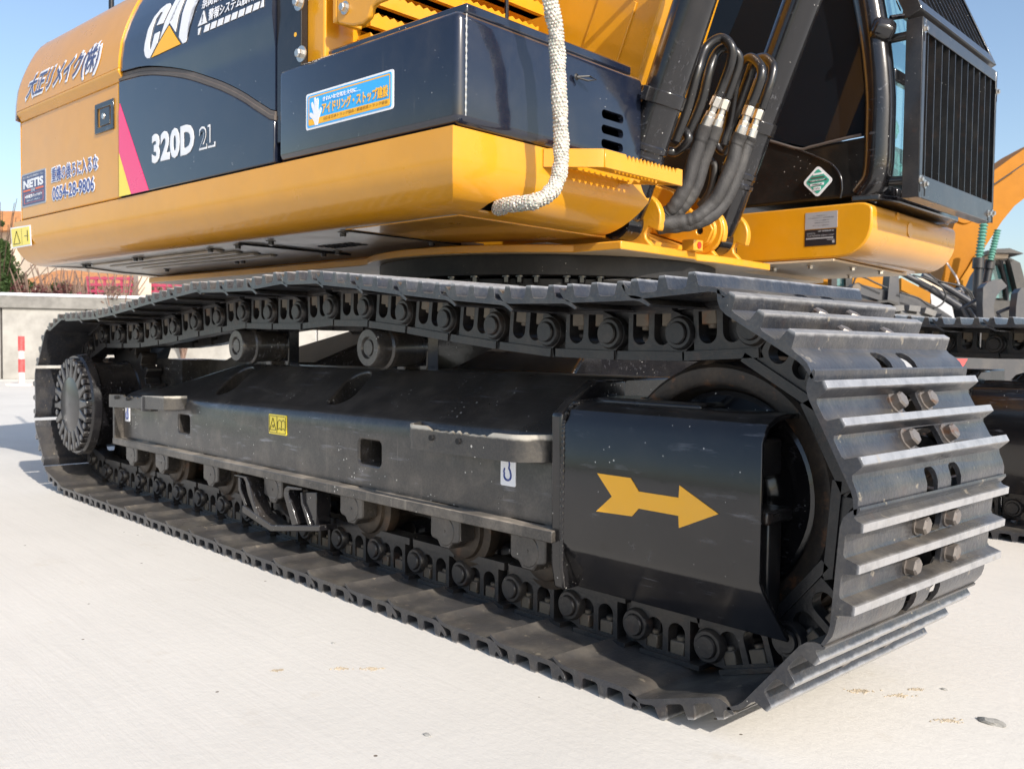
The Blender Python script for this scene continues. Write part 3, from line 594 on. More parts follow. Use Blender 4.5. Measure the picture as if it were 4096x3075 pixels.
# --- idler, sprocket, rollers, frame for each side
CX,CZ=.035,.390
def undercarriage(yo):
    Y=lambda y:y+yo
    def add(name,mb,m,parent=EX,**k):
        if yo:
            for v in mb.b.verts: v.co.y+=yo
        return obj(name,mb,m,parent,'W',**k)
    m=MB(); m.lathe([(0,.0),(0,.09),(.0,.10),(.02,.11),(.022,.185),(.012,.20),(-.026,.212),(-.03,.218),(-.03,.246),(-.024,.253),(.02,.255),(.04,.257),(.044,.272),(.05,.276),(.114,.276),(.12,.272),(.124,.257),(.16,.255),(.192,.25),(.192,.21),(.14,.18),(.14,.0)],(CX,.245,CZ),(0,1,0),72)
    idw=add('idler_wheel',m,'rusty')
    m=MB(); m.lathe([(-.004,.0),(-.004,.10),(.008,.112),(.014,.13),(.0135,.182),(.003,.199),(-.0015,.19),(.008,.15)],(CX,.245,CZ),(0,1,0),60); add('hub_dish',m,'black_gloss',idw)
    m=MB(); n=21; P=[]
    for i in range(n):
        for da,r in ((-.30,.245),(-.16,.285),(.0,.292),(.16,.285),(.30,.245)):
            t=2*math.pi*(i+da)/n; P.append((-3.21+r*math.cos(t),.396+r*math.sin(t)))
    m.prism(P,1,YC-.035,YC+.035); add('sprocket',m,'link',bevel=.003)
    # final drive housing with ribbed cover
    m=MB(); m.lathe([(0,.0),(0,.12),(.004,.15),(.012,.155),(.012,.214),(.02,.222),(.05,.226),(.06,.214),(.062,.19),(.10,.186),(.23,.186),(.24,.2),(.27,.2)],(-3.21,.048,.395),(0,1,0),72)
    dr=add('final_drive',m,'black_gloss')
    m=MB(); m.lathe([(-.012,.0),(-.010,.03),(-.006,.12),(.0,.135),(.006,.142)],(-3.21,.047,.395),(0,1,0),60); add('drive_cover',m,'drive',dr)
    nr=20
    nr=18
    for i in range(nr):
        a=2*math.pi*(i+.2)/nr
        m=MB(); Mx=Matrix.Translation((-3.21,.047,.395))@Matrix.Rotation(-a,4,'Y'); m.prism([(.118,-.022),(.165,-.0135),(.206,-.0125),(.206,.0125),(.165,.0135),(.118,.022)],1,-.008,.02)
        for v in m.b.verts: v.co=Mx@v.co
        pass; add('rib',m,'drive',dr,bevel=.005)
        a2=a+math.pi/nr; m=MB(); c=Vector((-3.21+.188*math.cos(a2),.054,.395+.188*math.sin(a2))); m.hexbolt(c+Vector((0,.006,0)),(0,-1,0),.0165,.020); add('bolt',m,'black_gloss',dr,smooth=20)
    # bottom rollers
    for i,x in enumerate((-2.84,-2.73+.30,-1.996,-1.556,-1.111,-.693,-.397)):
        x=(-2.716,-2.418,-1.996,-1.556,-1.111,-.693,-.397)[i]
        m=MB(); m.lathe([(0,.0),(0,.05),(.002,.07),(.004,.075),(.014,.078),(.020,.098),(.042,.101),(.050,.098),(.06,.076),(.10,.073),(.13,.06),(.24,.06),(.27,.073),(.31,.076),(.316,.094),(.34,.094),(.345,.06),(.37,.05),(.37,0)],(x,.165,.212),(0,1,0),40)
        ro=add('track_roller',m,'roller')
        m=MB(); p=[(x-.058,.285),(x+.058,.285),(x+.058,.196),(x+.052,.188),(x+.030,.184),(x+.018,.168),(x-.018,.168),(x-.030,.184),(x-.052,.188),(x-.058,.196)]
        m.prism(p,1,.118,.168); col=add('roller_collar',m,'black',ro,bevel=.004)
        m=MB(); m.lathe([(0,.0),(0,.003),(-.001,.004),(-.001,.035),(.0,.036),(.001,.038)],(x,.1175,.212),(0,1,0),36); m.cyl((x,.1155,.212),(x,.118,.212),.004,10); add('shaft_cap',m,'black',ro)
    # carrier rollers
    for x in (-1.935,-1.13):
        m=MB(); m.lathe([(0,.0),(0,.022),(.006,.024),(.006,.028),(-.002,.032),(-.002,.052),(.004,.056),(.045,.057),(.05,.064),(.064,.064),(.068,.056),(.16,.054),(.165,.05),(.20,.05)],(x,.185,.664),(0,1,0),44)
        cr=add('carrier_roller',m,'black'); 
        m=MB(); m.box((x-.028,.36,.55),(x+.050,.405,.735)); m.box((x-.06,.33,.57),(x-.02,.42,.64)); add('bracket',m,'black_gloss',cr,bevel=.004)
    # frame
    f=MB(); YW=.118
    xl,xr=-2.80,-.285
    # side wall, lower flange, top slope
    def prof(x,top,ridge,yr): return [(YW,.272),(YW,top-.028),(YW+.006,top-.012),(YW+.018,top),(YW+.034,top+.008),(yr,ridge),(.50,ridge),(.50,.272)]
    sec=[(xl,.455,.480,.20),(-2.60,.462,.500,.25),(-2.14,.470,.596,.322),(-.46,.487,.603,.322),(xr,.490,.603,.322)]
    vs=[];fs=[];n=8
    for x,t,rg,yr in sec: vs+=[(x,p[0],p[1]) for p in prof(x,t,rg,yr)]
    for j in range(len(sec)-1):
        for i in range(n): fs.append((j*n+i,j*n+(i+1)%n,(j+1)*n+(i+1)%n,(j+1)*n+i))
    fs+=[tuple(range(n)),tuple(range((len(sec)-1)*n,len(sec)*n))]
    f.faces(vs,fs)
    c=MB()
    c.prism(rrect(-2.262,-2.166,.342,.407,.012),1,0,.24); c.prism(rrect(-1.075,-.969,.344,.411,.014),1,0,.24)
    # oblong holes in the slope
    for xc in (-2.05,-1.30):
        q=[Vector((xc+.5*.0+u,v,0)) for u,v in rrect(-.05,.05,-.085,.085,.045,6)]
        sl_=Matrix.Translation((xc,.235,.545))@Matrix.Rotation(R(28),4,'X')@Matrix.Rotation(R(20),4,'Z')
        vs=[sl_@Vector((p.x-xc,p.y,-.07)) for p in q]+[sl_@Vector((p.x-xc,p.y,.09)) for p in q]; k=len(q)
        c.faces(vs,[tuple(range(k))[::-1],tuple(range(k,2*k))]+[(i,(i+1)%k,k+(i+1)%k,k+i) for i in range(k)])
    fr=add('track_frame',f,'black',bevel=.006,cut=c)
    m=MB(); m.box((xl-.02,.080,.252),(xr,.52,.2785)); m.box((xl-.02,.082,.262),(xl+.0,.13,.452)); m.box((xl-.14,.14,.262),(xl-.0,.50,.40)); add('bottom_flange',m,'flange',fr,bevel=.003)
    # roller box interior filler between rollers
    m=MB(); m.box((-2.8,.27,.19),(-.3,.36,.255)); m.prism([(-3.0,.22),(-2.2,.22),(-2.2,.655),(-2.42,.655),(-2.62,.60),(-3.0,.60)],1,.48,.56); m.box((-3.05,.36,.42),(-2.78,.54,.60)); add('belly_beam',m,'black',fr)
    # front end plate + idler guard
    m=MB(); pl=[(.088,.530),(.094,.20),(.105,.150),(.30,.150),(.30,.60),(.20,.60),(.12,.555)]
    m.prism([(a,b) for a,b in pl],0,-.300,-.268); add('end_plate',m,'black_gloss',fr,bevel=.006)
    m=MB()
    def gp(x,e=0):  # idler guard cross-section
        return [(.320,.553),(.175,.557),(.138,.553),(.110,.540),(.092,.508),(.091,.262),(.100,.240),(.150,.150),(.158,.154),(.108,.245),(.100,.265),(.101,.506),(.117,.532),(.142,.543),(.176,.547),(.320,.543)]
    xs=[(-.268,.150),(.214,.150)]
    vs=[];k=16
    for x,_ in xs: vs+=[(x,p[0],p[1]) for p in gp(x)]
    # slanted lower right corner
    for i in (6,7,8,9): 
        v=vs[k+i]; vs[k+i]=(.218 if i in(6,9) else .240,v[1],v[2])
    m.faces(vs,[tuple(range(k)),tuple(range(k,2*k))]+[(i,(i+1)%k,k+(i+1)%k,k+i) for i in range(k)])
    gu=add('idler_guard',m,'black_gloss',bevel=.002)
    m=MB(); m.tube(spline([(-.266,.094,.20),(-.266,.0935,.35),(-.266,.094,.50),(-.266,.108,.535),(-.266,.14,.553),(-.262,.25,.556)],30),.0055,8,rfun=lambda t,a:1+.22*math.sin(t*330)); add('weld_bead',m,'black_gloss',gu,smooth=60)
    m=MB(); m.box((-.25,.17,.548),(.03,.30,.566)); c=MB(); c.prism(rrect(-.16,-.02,.205,.275,.034,5),2,.5,.6); add('guard_top_plate',m,'black_gloss',gu,bevel=.008,cut=c)
    m=MB(); m.prism([(-.22,.55),(-.06,.55),(.02,.60),(.0,.655),(-.06,.665),(-.12,.61),(-.19,.585)],1,.33,.345); add('gusset',m,'black_gloss',gu,bevel=.004)
    m=MB(); m.box((.135,.115,.36),(.215,.20,.385)); m.box((.17,.145,.19),(.20,.19,.36)); m.box((.02,.12,.22),(.17,.20,.30)); m.box((-.10,.20,.30),(.12,.235,.48)); m.box((.10,.11,.44),(.19,.20,.51)); add('idler_yoke',m,'guardblack',gu,bevel=.006)
    return fr,gu
fr,gu=undercarriage(0)
undercarriage(GAUGE)
# near-side steps, stickers, arrow, chain guide
def teeth(x0,x1,n,z,h): 
    o=[];p=(x1-x0)/n
    for i in range(n): o+=[(x0+i*p,z),(x0+(i+.5)*p,z+h)]
    return o+[(x1,z)]
def step_mb(xa,xb,yb,z0,z1,curve=.10,t0=.25,t1=.75,n=9,zs=0):
    """bent strap standing off the wall, toothed top edge"""
    pts=[]; N_=40
    for i in range(N_+1):
        t=i/N_; x=xa+(xb-xa)*t; e=min(t/ curve if curve else 1,(1-t)/curve if curve else 1,1); y=.118-(.118-yb)*math.sin(e*math.pi/2); pts.append((x,y,t))
    m=MB(); vs=[]
    for x,y,t in pts:
        top=z1+zs*t
        if t0<t<t1: top-=.004+.010*(abs(((t-t0)/(t1-t0)*n)%1-.5)*2)
        for yy,zz in ((y,z0+zs*t),(y,top),(y+.007,top),(y+.007,z0+zs*t)): vs.append((x,yy,zz))
    fs=[]
    for j in range(len(pts)-1):
        for i in range(4): fs.append((j*4+i,j*4+(i+1)%4,(j+1)*4+(i+1)%4,(j+1)*4+i))
    fs+=[(0,1,2,3),tuple(range(len(vs)-4,len(vs)))]; m.faces(vs,fs); return m
M['stepwear']=mat('worn_step_paint',(.03,.03,.032),.35,.2,.2,(.30,.26,.2),.25,worn=(.55,.52,.46),wz=.470,spots=1.5,bump=.2,bscale=120,up=.9,streak=.5)
st=obj('side_step',step_mb(-.80,-.315,.045,.418,.478,curve=.14,n=9,zs=.003),'stepwear',EX,'W',cut=None,smooth=40)
st2=obj('side_step',step_mb(-2.80,-2.20,.05,.408,.458,curve=.05,t0=.3,t1=.62,n=9,zs=.02),'stepwear',EX,'W',smooth=40)
m=MB(); m.cyl((-2.42,.075,.412),(-2.42,.075,.466),.030,20); obj('post',m,'black_gloss',st2)
for s_,xs_ in ((st,(-.655,-.555)),(st2,(-2.68,-2.56))):
    for x in xs_:
        m=MB(); m.cyl((x,.040,.452),(x,.052,.452),.007,14); obj('bolt_hole',m,'dark',s_)
def hook_sticker(x0,x1,z0,z1,y):
    s=MB(); s.prism(rrect(x0,x1,z0,z1,.004),1,y-.0012,y+.002); o=obj('hook_sticker',s,'white',EX,'W',smooth=0)
    cx,cz=(x0+x1)/2-.001,z0+(z1-z0)*.36; r=.0115; P=[(cx-.010,y-.0014,cz+.016),(cx-.0125,y-.0014,cz+.008)]
    P+=[(cx+r*math.cos(R(t)),y-.0014,cz+r*math.sin(R(t))) for t in range(160,385,15)]+[(cx+.008,y-.0014,cz+.012),(cx+.0045,y-.0014,cz+.0165),(cx+.006,y-.0014,cz+.026),(cx+.004,y-.0014,cz+.036)]
    h=MB(); h.tube(P,.0021,6,rfun=lambda t,a:1.0+.25*math.sin(t*math.pi)); obj('hook_mark',h,'blue_ink',o); return o
hook_sticker(-.487,-.437,.352,.420,.1170); hook_sticker(-2.775,-2.728,.348,.410,.1170)
# yellow caution label on the frame
s=MB(); s.prism(rrect(-1.577,-1.467,.389,.451,.004),1,.1158,.119); ys=obj('caution_sticker',s,'lemon',EX,'W',smooth=0)
m=MB(); yk=.1152
def stroke(m,pts,r=.0011,y=yk,ax=1):
    m.tube([Vector((p[0],y,p[1])) for p in pts],r,5)
stroke(m,[(-1.569,.402),(-1.531,.402),(-1.550,.440),(-1.569,.402)]); stroke(m,[(-1.558,.408),(-1.551,.418),(-1.546,.409),(-1.542,.420)],.0008)
stroke(m,[(-1.520,.404),(-1.520,.430),(-1.508,.436),(-1.497,.430),(-1.486,.436),(-1.474,.430),(-1.474,.404),(-1.486,.410),(-1.497,.404),(-1.508,.410),(-1.520,.404)],.0009); stroke(m,[(-1.497,.404),(-1.497,.430)],.0009)
stroke(m,[(-1.525,.394),(-1.525,.446)],.0006); stroke(m,[(-1.572,.394),(-1.472,.394),(-1.472,.446),(-1.572,.446),(-1.572,.394)],.0007)
obj('warning_pictogram',m,'ink',ys)
# arrow
AR=[(2389,1892),(2522,1911),(2555,1965),(2715,1990),(2718,1941),(2874,2055),(2716,2111),(2714,2062),(2555,2033),(2528,2064),(2385,2044),(2448,1985)]
pts=[W(u,v,1,.0905) for u,v in AR]
m=MB(); m.prism([(p.x,p.z) for p in pts],1,.0898,.0925); obj('direction_arrow',m,'amber_arrow',EX,'W',smooth=0)
# chain guide guard between third and fourth roller
def gq(pts,y): return [(p.x,p.z) for p in [W(720+u*.5678,1760+v*.5678,1,y) for u,v in pts]]
m=MB(); m.prism(gq([(442,458),(440,508),(640,642),(985,642),(985,600),(650,598),(560,535),(450,460)],.090),1,.088,.150); cg=obj('chain_guide',m,'black_gloss',EX,'W',bevel=.002)
for pts,y in (([(385,240),(470,255),(490,300),(520,430),(556,530),(535,535),(480,380),(462,290),(450,268),(385,252)],.092),([(740,335),(760,322),(860,335),(860,352),(775,348),(764,362),(770,400),(832,592),(792,600),(732,380)],.092),([(850,368),(862,366),(866,440),(925,598),(905,604),(856,450)],.094),([(412,262),(426,262),(430,345),(470,458),(456,462),(414,350)],.096)):
    m=MB(); m.prism(gq(pts,y),1,y-.002,y+.050); obj('strut',m,'black_gloss',cg,bevel=.0015)
m=MB(); m.prism(gq([(866,366),(960,366),(960,602),(925,602),(880,460)],.10),1,.100,.150); obj('end_block',m,'black_gloss',cg,bevel=.002)
# carbody under the house
m=MB()
m.prism([(-2.25,.50),(-.95,.50),(-.95,.76),(-2.25,.76)],1,.85,2.0)
m.cyl((-1.62,1.4,.74),(-1.62,1.4,.845),.66,64)
for yc,yd in ((.9,.50),(1.9,2.3)):
    for xs_ in ((-2.45,-1.95),(-1.15,-.62)):
        x0,x1=xs_; m.faces([(x0,yd,.42),(x1,yd,.42),(x1,yd,.60),(x0,yd,.60),(x0+(.25 if x0<-1.6 else 0),yc,.50),(x1-(0 if x0<-1.6 else .25),yc,.50),(x1-(0 if x0<-1.6 else .25),yc,.75),(x0+(.25 if x0<-1.6 else 0),yc,.75)],((0,1,2,3),(7,6,5,4),(0,4,5,1),(1,5,6,2),(2,6,7,3),(3,7,4,0)))
obj('carbody',m,'black_gloss',EX,'W',bevel=.01)
# slew ring
rc=(-1.62,1.4,0)
m=MB(); m.lathe([(.915,.60),(.915,.675),(.918,.682),(.984,.682),(.986,.62)],rc,(0,0,1),128); ring=obj('slew_ring',m,'ringblack',EX,'W')
m=MB(); m.lathe([(.84,.60),(.84,.655),(.905,.655),(.905,.60)],rc,(0,0,1),128); m.lathe([(.80,.60),(.80,.70),(.838,.70),(.838,.60)],rc,(0,0,1),128); obj('lower_ring',m,'ringblack',ring)
a0=math.degrees(math.atan2(CAM.y-rc[1],CAM.x-rc[0]))
k_=0
for a in [a0-58,a0-50,a0-40,a0-30,a0-22,a0-12,a0-8,a0-3,a0+6,a0+10.5,a0+16,a0+28,a0+32,a0+38,a0+50,a0+60]:
    m=MB(); p=Vector((rc[0]+.664*math.cos(R(a)),rc[1]+.664*math.sin(R(a)),.915)); m.hexbolt(p,(0,0,-1),.013,.022,washer=1.3); obj('bolt',m,'black_gloss',ring,smooth=20)
# ================================================================== UPPER STRUCTURE (local frame: x forward, -y is the near side)
S=-1.37
def add(name,mb,m,parent=EX,**k): return obj(name,mb,m,parent,'U',**k)
def V3(x,y,z): return Vector((x,y,z))
# lower fairing: sheet bent under, mitred at the front corner
def fair_prof(t=0):   # (inward offset, z)
    o=[(t,1.235),(t,1.165)]
    r=.130-t
    for i in range(1,10):
        a=R(90*i/9); o.append((.130-r*math.cos(a),1.165-r*math.sin(a)*1.0))
    o+=[(.15,1.035+t)]
    return o
def fairing():
    m=MB(); A=fair_prof(0); B=fair_prof(.006)[::-1]; P=A+B; n=len(P)
    rows=[]
    for s in ('a','b','c'):
        r=[]
        for o,z in P:
            if s=='a': r.append(V3(-2.085,S+o,z))
            if s=='b': r.append(V3(.945-o,S+o,z))
            if s=='c': r.append(V3(.945-o,-.545+.0,z))
        rows.append(r)
    # bulge of the front half follows the swing circle a little: slanted end
    for i,(o,z) in enumerate(P): rows[2][i].y=-.488-max(0,(1.15-z))*.9
    vs=sum(rows,[]); fs=[]
    for j in range(2):
        for i in range(n): fs.append((j*n+i,j*n+(i+1)%n,(j+1)*n+(i+1)%n,(j+1)*n+i))
    fs+=[tuple(range(n)),tuple(range(2*n,3*n))]; m.faces(vs,fs)
    for f in m.b.faces:
        if all(v.co.z<1.0353 for v in f.verts): f.material_index=1
    return m
cc=MB(); hq=[L(*px('RA',u,v),0,.942) for u,v in ((150,634),(178,600),(210,520),(235,497),(300,503),(292,590),(270,618),(215,640))]; cc.prism([(q.y,q.z) for q in hq],0,.86,1.0)
fa=add('lower_fairing',fairing(),['yellow','under'],cut=cc,smooth=40)
m=MB(); m.box((.83,-1.28,1.045),(.85,-1.05,1.14)); add('recess',m,'dark',fa)
# belly plates
m=MB(); m.prism([(-2.05,S+.15),(.30,S+.15),(.30,-.60),(-2.3,-.60),(-2.2,-1.0)],2,1.036,1.044); m.box((-2.3,-.60,1.016),(.60,1.3,1.03)); be=add('belly_plate',m,'under')
m=MB(); m.prism([(.302,S+.148),(.818,S+.148),(.822,-.56),(.302,-.76)],2,1.032,1.042); add('front_belly',m,'yellow',be)
for x_ in (.298,-.335):
    m=MB(); m.box((x_,S+.15,1.028),(x_+.008,-.72,1.0355)); add('seam',m,'dark',be)
for y in (-1.13,-1.05,-.97,-.89):
    m=MB(); m.box((-1.75,y-.014,1.026),(-.62,y+.014,1.0355)); add('rib',m,'under',be,bevel=.004)
    m=MB(); m.box((-1.75,y+.0145,1.032),(-.62,y+.022,1.0358)); add('groove',m,'trim',be)
for x,y in ((-1.80,-1.16),(-1.75,-1.16),(-1.25,-1.17),(-1.20,-1.17),(-.62,-1.17),(-.42,-1.17),(-.2,-1.17),(.22,-1.17),(-1.0,-.83),(-.95,-.83),(-.4,-.80),(-.28,-.82),(.24,-.80),(-1.7,-.80)):
    m=MB(); m.hexbolt((x,y,1.036),(0,0,-1),.011,.012,washer=1.6); add('bolt',m,'black',be,smooth=20)
m=MB()
for ix in range(7):
    for iy in range(3): m.box((-.20+ix*.03,-.97+iy*.03,1.033),(-.182+ix*.03,-.952+iy*.03,1.0357))
add('vent_holes',m,'dark',be)
# centre frame plate above the ring
def circ(r,a0,a1,n,cx=.173,cy=-.102): return [(cx+r*math.cos(R(a0+(a1-a0)*i/n)),cy+r*math.sin(R(a0+(a1-a0)*i/n))) for i in range(n+1)]
m=MB(); outl=[(-2.1,-.70),(-.28,-.70),(-.22,-.715)]+circ(.735,-122,-55,14)+[(.72,-.60),(.915,-.60),(.915,-.16),(.888,-.10),(.905,-.02),(.91,.06),(.905,.42),(-2.1,.50)]
m.prism(outl,2,.9865,1.014)
for f in m.b.faces:
    if all(v.co.z<.99 for v in f.verts): f.material_index=1
cp=add('centre_plate',m,['yellow_rough','beigeunder'],bevel=.004,seg=2)  # underside dusty, with ground bounce light also put into its beige
m=MB(); m.box((.895,-.215,1.012),(.945,-.155,1.052)); add('lug_block',m,'yellow_rough',cp,bevel=.004)
m=MB(); m.cyl((.943,-.183,1.033),(.948,-.183,1.033),.012,16); add('plug',m,'red',cp)
# lugs
def lug(y0,y1,cx,cz,r,foot=.08,back=.62):
    m=MB(); P=[]
    P+=[(cx+.06+foot*.0,1.012)]
    P+=[(cx+.035,1.04),(cx+.032,1.055),(cx+.045,1.075)]
    for a in range(-25,120,12): P.append((cx+r*math.cos(R(a)),cz+r*math.sin(R(a))))
    P+=[(cx-.14,cz+.17),(back-.2,cz+.28),(back-.25,1.012)]
    m.prism(P,1,y0,y1); return m
lg=[]
for y0,y1 in ((-.422,-.392),(-.010,.018),(.160,.188)):
    lg.append(add('cylinder_lug',lug(y0,y1,.850,1.100,.094),'yellow_rough',bevel=.005))
m=MB(); m.lathe([(0,.0),(0,.012),(-.004,.014),(-.004,.058),(0,.062),(.006,.062),(.006,.082),(.012,.085),(.02,.085)],(.852,-.022,1.105),(0,1,0),40); m.cyl((.852,-.034,1.105),(.852,-.02,1.105),.0,8); bs=add('pin_boss',m,'yellow_rough',lg[1],bevel=.002)
m=MB(); m.prism([(.852,1.162),(.81,1.159),(.62,1.187),(.605,1.172),(.605,1.137),(.62,1.119),(.81,1.055),(.852,1.047),(.886,1.062),(.909,1.105),(.886,1.147)],1,-.032,-.02)
c=MB(); c.cyl((.852,-.06,1.105),(.852,-.0,1.105),.013,20); add('keeper_plate',m,'yellow_rough',lg[1],bevel=.004,cut=c)
m=MB(); m.cyl((.852,-.0275,1.105),(.852,-.024,1.105),.0135,16); add('pin_hole',m,'dark',bs)
# boom support side plates
for y0,y1 in ((-.36,-.325),):
    m=MB(); m.prism([(.86,1.012),(.80,1.06),(.60,1.22),(.34,1.46),(.20,1.56),(.02,1.55),(-.2,1.3),(-.5,1.012)],1,y0,y1); add('boom_support',m,'yellow_rough',bevel=.005)
m=MB(); m.prism([(.80,1.05),(.50,1.16),(.3,1.35),(.25,1.35),(.45,1.12),(.72,1.012),(.80,1.012)],1,-.33,.22); add('cross_plate',m,'yellow_rough')
# boom
m=MB(); m.box((-.4,.40,1.0),(.72,.49,1.262)); add('dark_filler',m,'black_gloss')  # dark filler box added to stand for the shaded frame interior
m=MB(); m.prism([(.10,1.60),(.18,1.50),(.45,1.45),(.70,1.45),(.79,1.55),(.94,1.95),(1.45,3.3),(.95,3.6),(.36,2.3),(.17,1.93),(.06,1.72)],1,-.37,-.05)
bo=add('boom',m,'yellow',bevel=.004)
m=MB(); m.tube([(.12,-.44,1.62),(.12,.26,1.62)],.06,24); add('foot_pin',m,'yellow',bo)
m=MB(); m.prism([(.45,1.50),(.66,1.52),(.80,1.85),(.66,1.95)],1,-.377,-.3695); add('doubler_plate',m,'yellow',bo,bevel=.002)
# boom cylinders
def cyl_dir(a,b,t): return a+(b-a)*t
def ram(y,pin,top,r,clampt):
    a=V3(pin[0],y,pin[1]); b=V3(top[0],y,top[1]); d=(b-a).normalized(); Ln=(b-a).length
    m=MB(); m.lathe([(0,.0),(0,.04),(.03,r*.92),(.10,r),(.205,r),(.21,r*1.06),(.222,r*1.06),(.227,r),(.24,r),(.245,r*1.06),(.26,r*1.06),(.265,r),(Ln,r),(Ln,0)],a,d,44)
    m.lathe([(-.04,0),(-.04,.058),(.04,.058),(.04,0)],a,(0,1,0),32)
    o=add('boom_cylinder',m,'black_gloss',smooth=30)
    c=a+d*clampt; side=Vector((0,1,0)); n=d.cross(side)
    m=MB(); m.lathe([(-.022,r+.001),(-.022,r+.007),(.022,r+.007),(.022,r+.001)],c,d,44)
    B=Matrix(((n.x,side.x,d.x,c.x),(n.y,side.y,d.y,c.y),(n.z,side.z,d.z,c.z),(0,0,0,1)))
    m.box((-.012,-r-.035,-.022),(.012,-r,.022),M_=B); m.box((-.018,r,-.022),(.018,r+.035,.022),M_=B); m.box((r-.002,-.028,-.024),(r+.016,-.014,.024),M_=B); m.box((r-.002,.014,-.024),(r+.012,.05,.024),M_=B)
    cl=add('clamp',m,'black_gloss',o,bevel=.003)
    m=MB(); m.hexbolt(B@V3(r+.010,.034,0),B.to_3x3()@V3(1,0,0),.010,.014); m.hexbolt(B@V3(.018,r+.02,0),B.to_3x3()@V3(1,0,0),.009,.012); add('bolt',m,'black_gloss',cl,smooth=20)
    m=MB(); p=a+V3(.045,0,.02)+d*0; m.cyl(p,p+V3(.022,-.006,.004),.008,10); add('grease_cap',m,'red',o)
    return o,a,b,d
ca,a1,b1,d1=ram(-.500,(.845,1.085),(1.228,2.05),.066,.41)
cb,a2,b2,d2=ram(.088,(.845,1.085),(1.280,2.15),.066,.43)
# steel pipes welded to the cylinders + flexible hoses in fabric sleeves
def P3(z,u,v,y): return L(*px(z,u,v),1,y)
def pipe(name,pts,r,m,parent=EX,n=10,rfun=None,seg=14):
    mb=MB(); mb.tube(spline(pts,n),r,seg,rfun); return add(name,mb,m,parent,smooth=60)
# U-shaped pipes: (left leg low, crown, right leg to fitting)
def upipe(ys,pl,parent):
    return pipe('steel_pipe',[P3('RT',u,v,y) for (u,v),y in zip(pl,ys)],.0155,'pipe',parent)
upipe([-.40,-.40,-.40,-.36,-.33,-.32,-.31,-.30,-.30],[(560,1560),(690,1200),(800,800),(890,540),(1060,425),(1180,530),(1170,700),(1100,900),(1040,1060)],ca)
upipe([-.34,-.34,-.34,-.31,-.29,-.27,-.26,-.26,-.26],[(640,1620),(840,1150),(930,800),(1010,600),(1110,530),(1240,600),(1255,720),(1200,900),(1130,1090)],ca)
upipe([-.05,-.05,-.10,-.14,-.17,-.19,-.20,-.20,-.20],[(1080,1600),(1150,1350),(1230,900),(1290,720),(1390,640),(1490,720),(1510,830),(1460,1000),(1395,1160)],cb)
upipe([.02,.02,-.02,-.06,-.10,-.12,-.13,-.14,-.14],[(1130,1560),(1200,1330),(1360,860),(1430,680),(1545,640),(1630,720),(1630,830),(1580,1000),(1510,1200)],cb)
pipe('steel_pipe',[P3('RR',620,-110,-.36),P3('RR',700,0,-.36),P3('RR',650,90,-.36),P3('RR',560,160,-.36),P3('RR',470,150,-.38)],.0155,'pipe',ca)
pipe('steel_pipe',[P3('RR',1060,-100,.0),P3('RR',1020,40,.0),P3('RR',1040,130,.0),P3('RR',1100,170,.0),P3('RR',1150,100,.0)],.0135,'pipe',cb)
pipe('rubber_hose',[P3('RR',930,250,.05),P3('RR',990,340,.05),P3('RR',960,560,.05),P3('RR',900,680,.05),P3('RR',830,760,.05)],.017,'rubber')
# fittings
def fitting(p,q,y1,y2):
    a=P3(*p,y1); b=P3(*q,y2); d=(b-a); n=d.normalized(); l=d.length
    m=MB(); m.cyl(a-n*.018,a+n*.002,.0175,6); f0=add('pipe_nut',m,'black_gloss',bevel=.0015,smooth=20)
    m=MB(); m.cyl(a+n*.002,a+n*.034,.0195,6); m.cyl(a+n*.034,a+n*.056,.0125,20); m.cyl(a+n*.052,a+n*.068,.0175,6); m.lathe([(.068,.010),(.068,.0185),(.10,.0195),(l,.0175),(l,0)],a,n,24); return add('hose_fitting',m,'zinc',bevel=.001,smooth=25)
fitting(('RT',1035,1075),('RT',870,1440),-.30,-.31); fitting(('RT',1115,1105),('RT',1000,1440),-.26,-.27)
fitting(('RT',1385,1175),('RT',1260,1520),-.20,-.21); fitting(('RT',1490,1215),('RT',1380,1540),-.14,-.15)
def wr(t,a): return 1+.05*math.sin(t*90+2*math.sin(a))*max(0,t-.45)*2+.03*math.sin(t*23+a*2)
H=[([('RT',885,1390),('RT',830,1560),('RR',760,250),('RR',690,500),('RR',560,740),('RR',450,850),('RR',380,930)],[-.31,-.31,-.32,-.33,-.35,-.36,-.38]),
   ([('RT',1010,1400),('RT',960,1550),('RR',870,250),('RR',800,500),('RR',690,700),('RR',560,840),('RR',400,930)],[-.27,-.27,-.28,-.29,-.31,-.33,-.36]),
   ([('RT',1280,1480),('RT',1230,1600),('RR',1180,300),('RR',1070,560),('RR',950,750),('RR',800,880),('RR',640,930),('RR',350,965)],[-.21,-.21,-.22,-.24,-.26,-.30,-.33,-.40]),
   ([('RT',1390,1510),('RT',1350,1600),('RR',1270,300),('RR',1180,560),('RR',1060,760),('RR',900,900),('RR',700,960),('RR',360,995)],[-.15,-.15,-.17,-.19,-.22,-.27,-.31,-.38])]
for pl,ys in H:
    o=pipe('sleeved_hose',[P3(*p,y) for p,y in zip(pl,ys)],.0235,'sleeve',n=26,rfun=wr,seg=20)
    q=P3(*pl[1],ys[1]); q0=P3(*pl[0],ys[0]); n_=(q-q0).normalized(); m=MB(); m.lathe([(-.004,.022),(-.004,.0245),(.004,.0245),(.004,.022)],q,n_,20); m.lathe([(.010,.022),(.010,.0242),(.015,.0242),(.015,.022)],q,n_,20); add('cable_tie',m,'rubber',o)
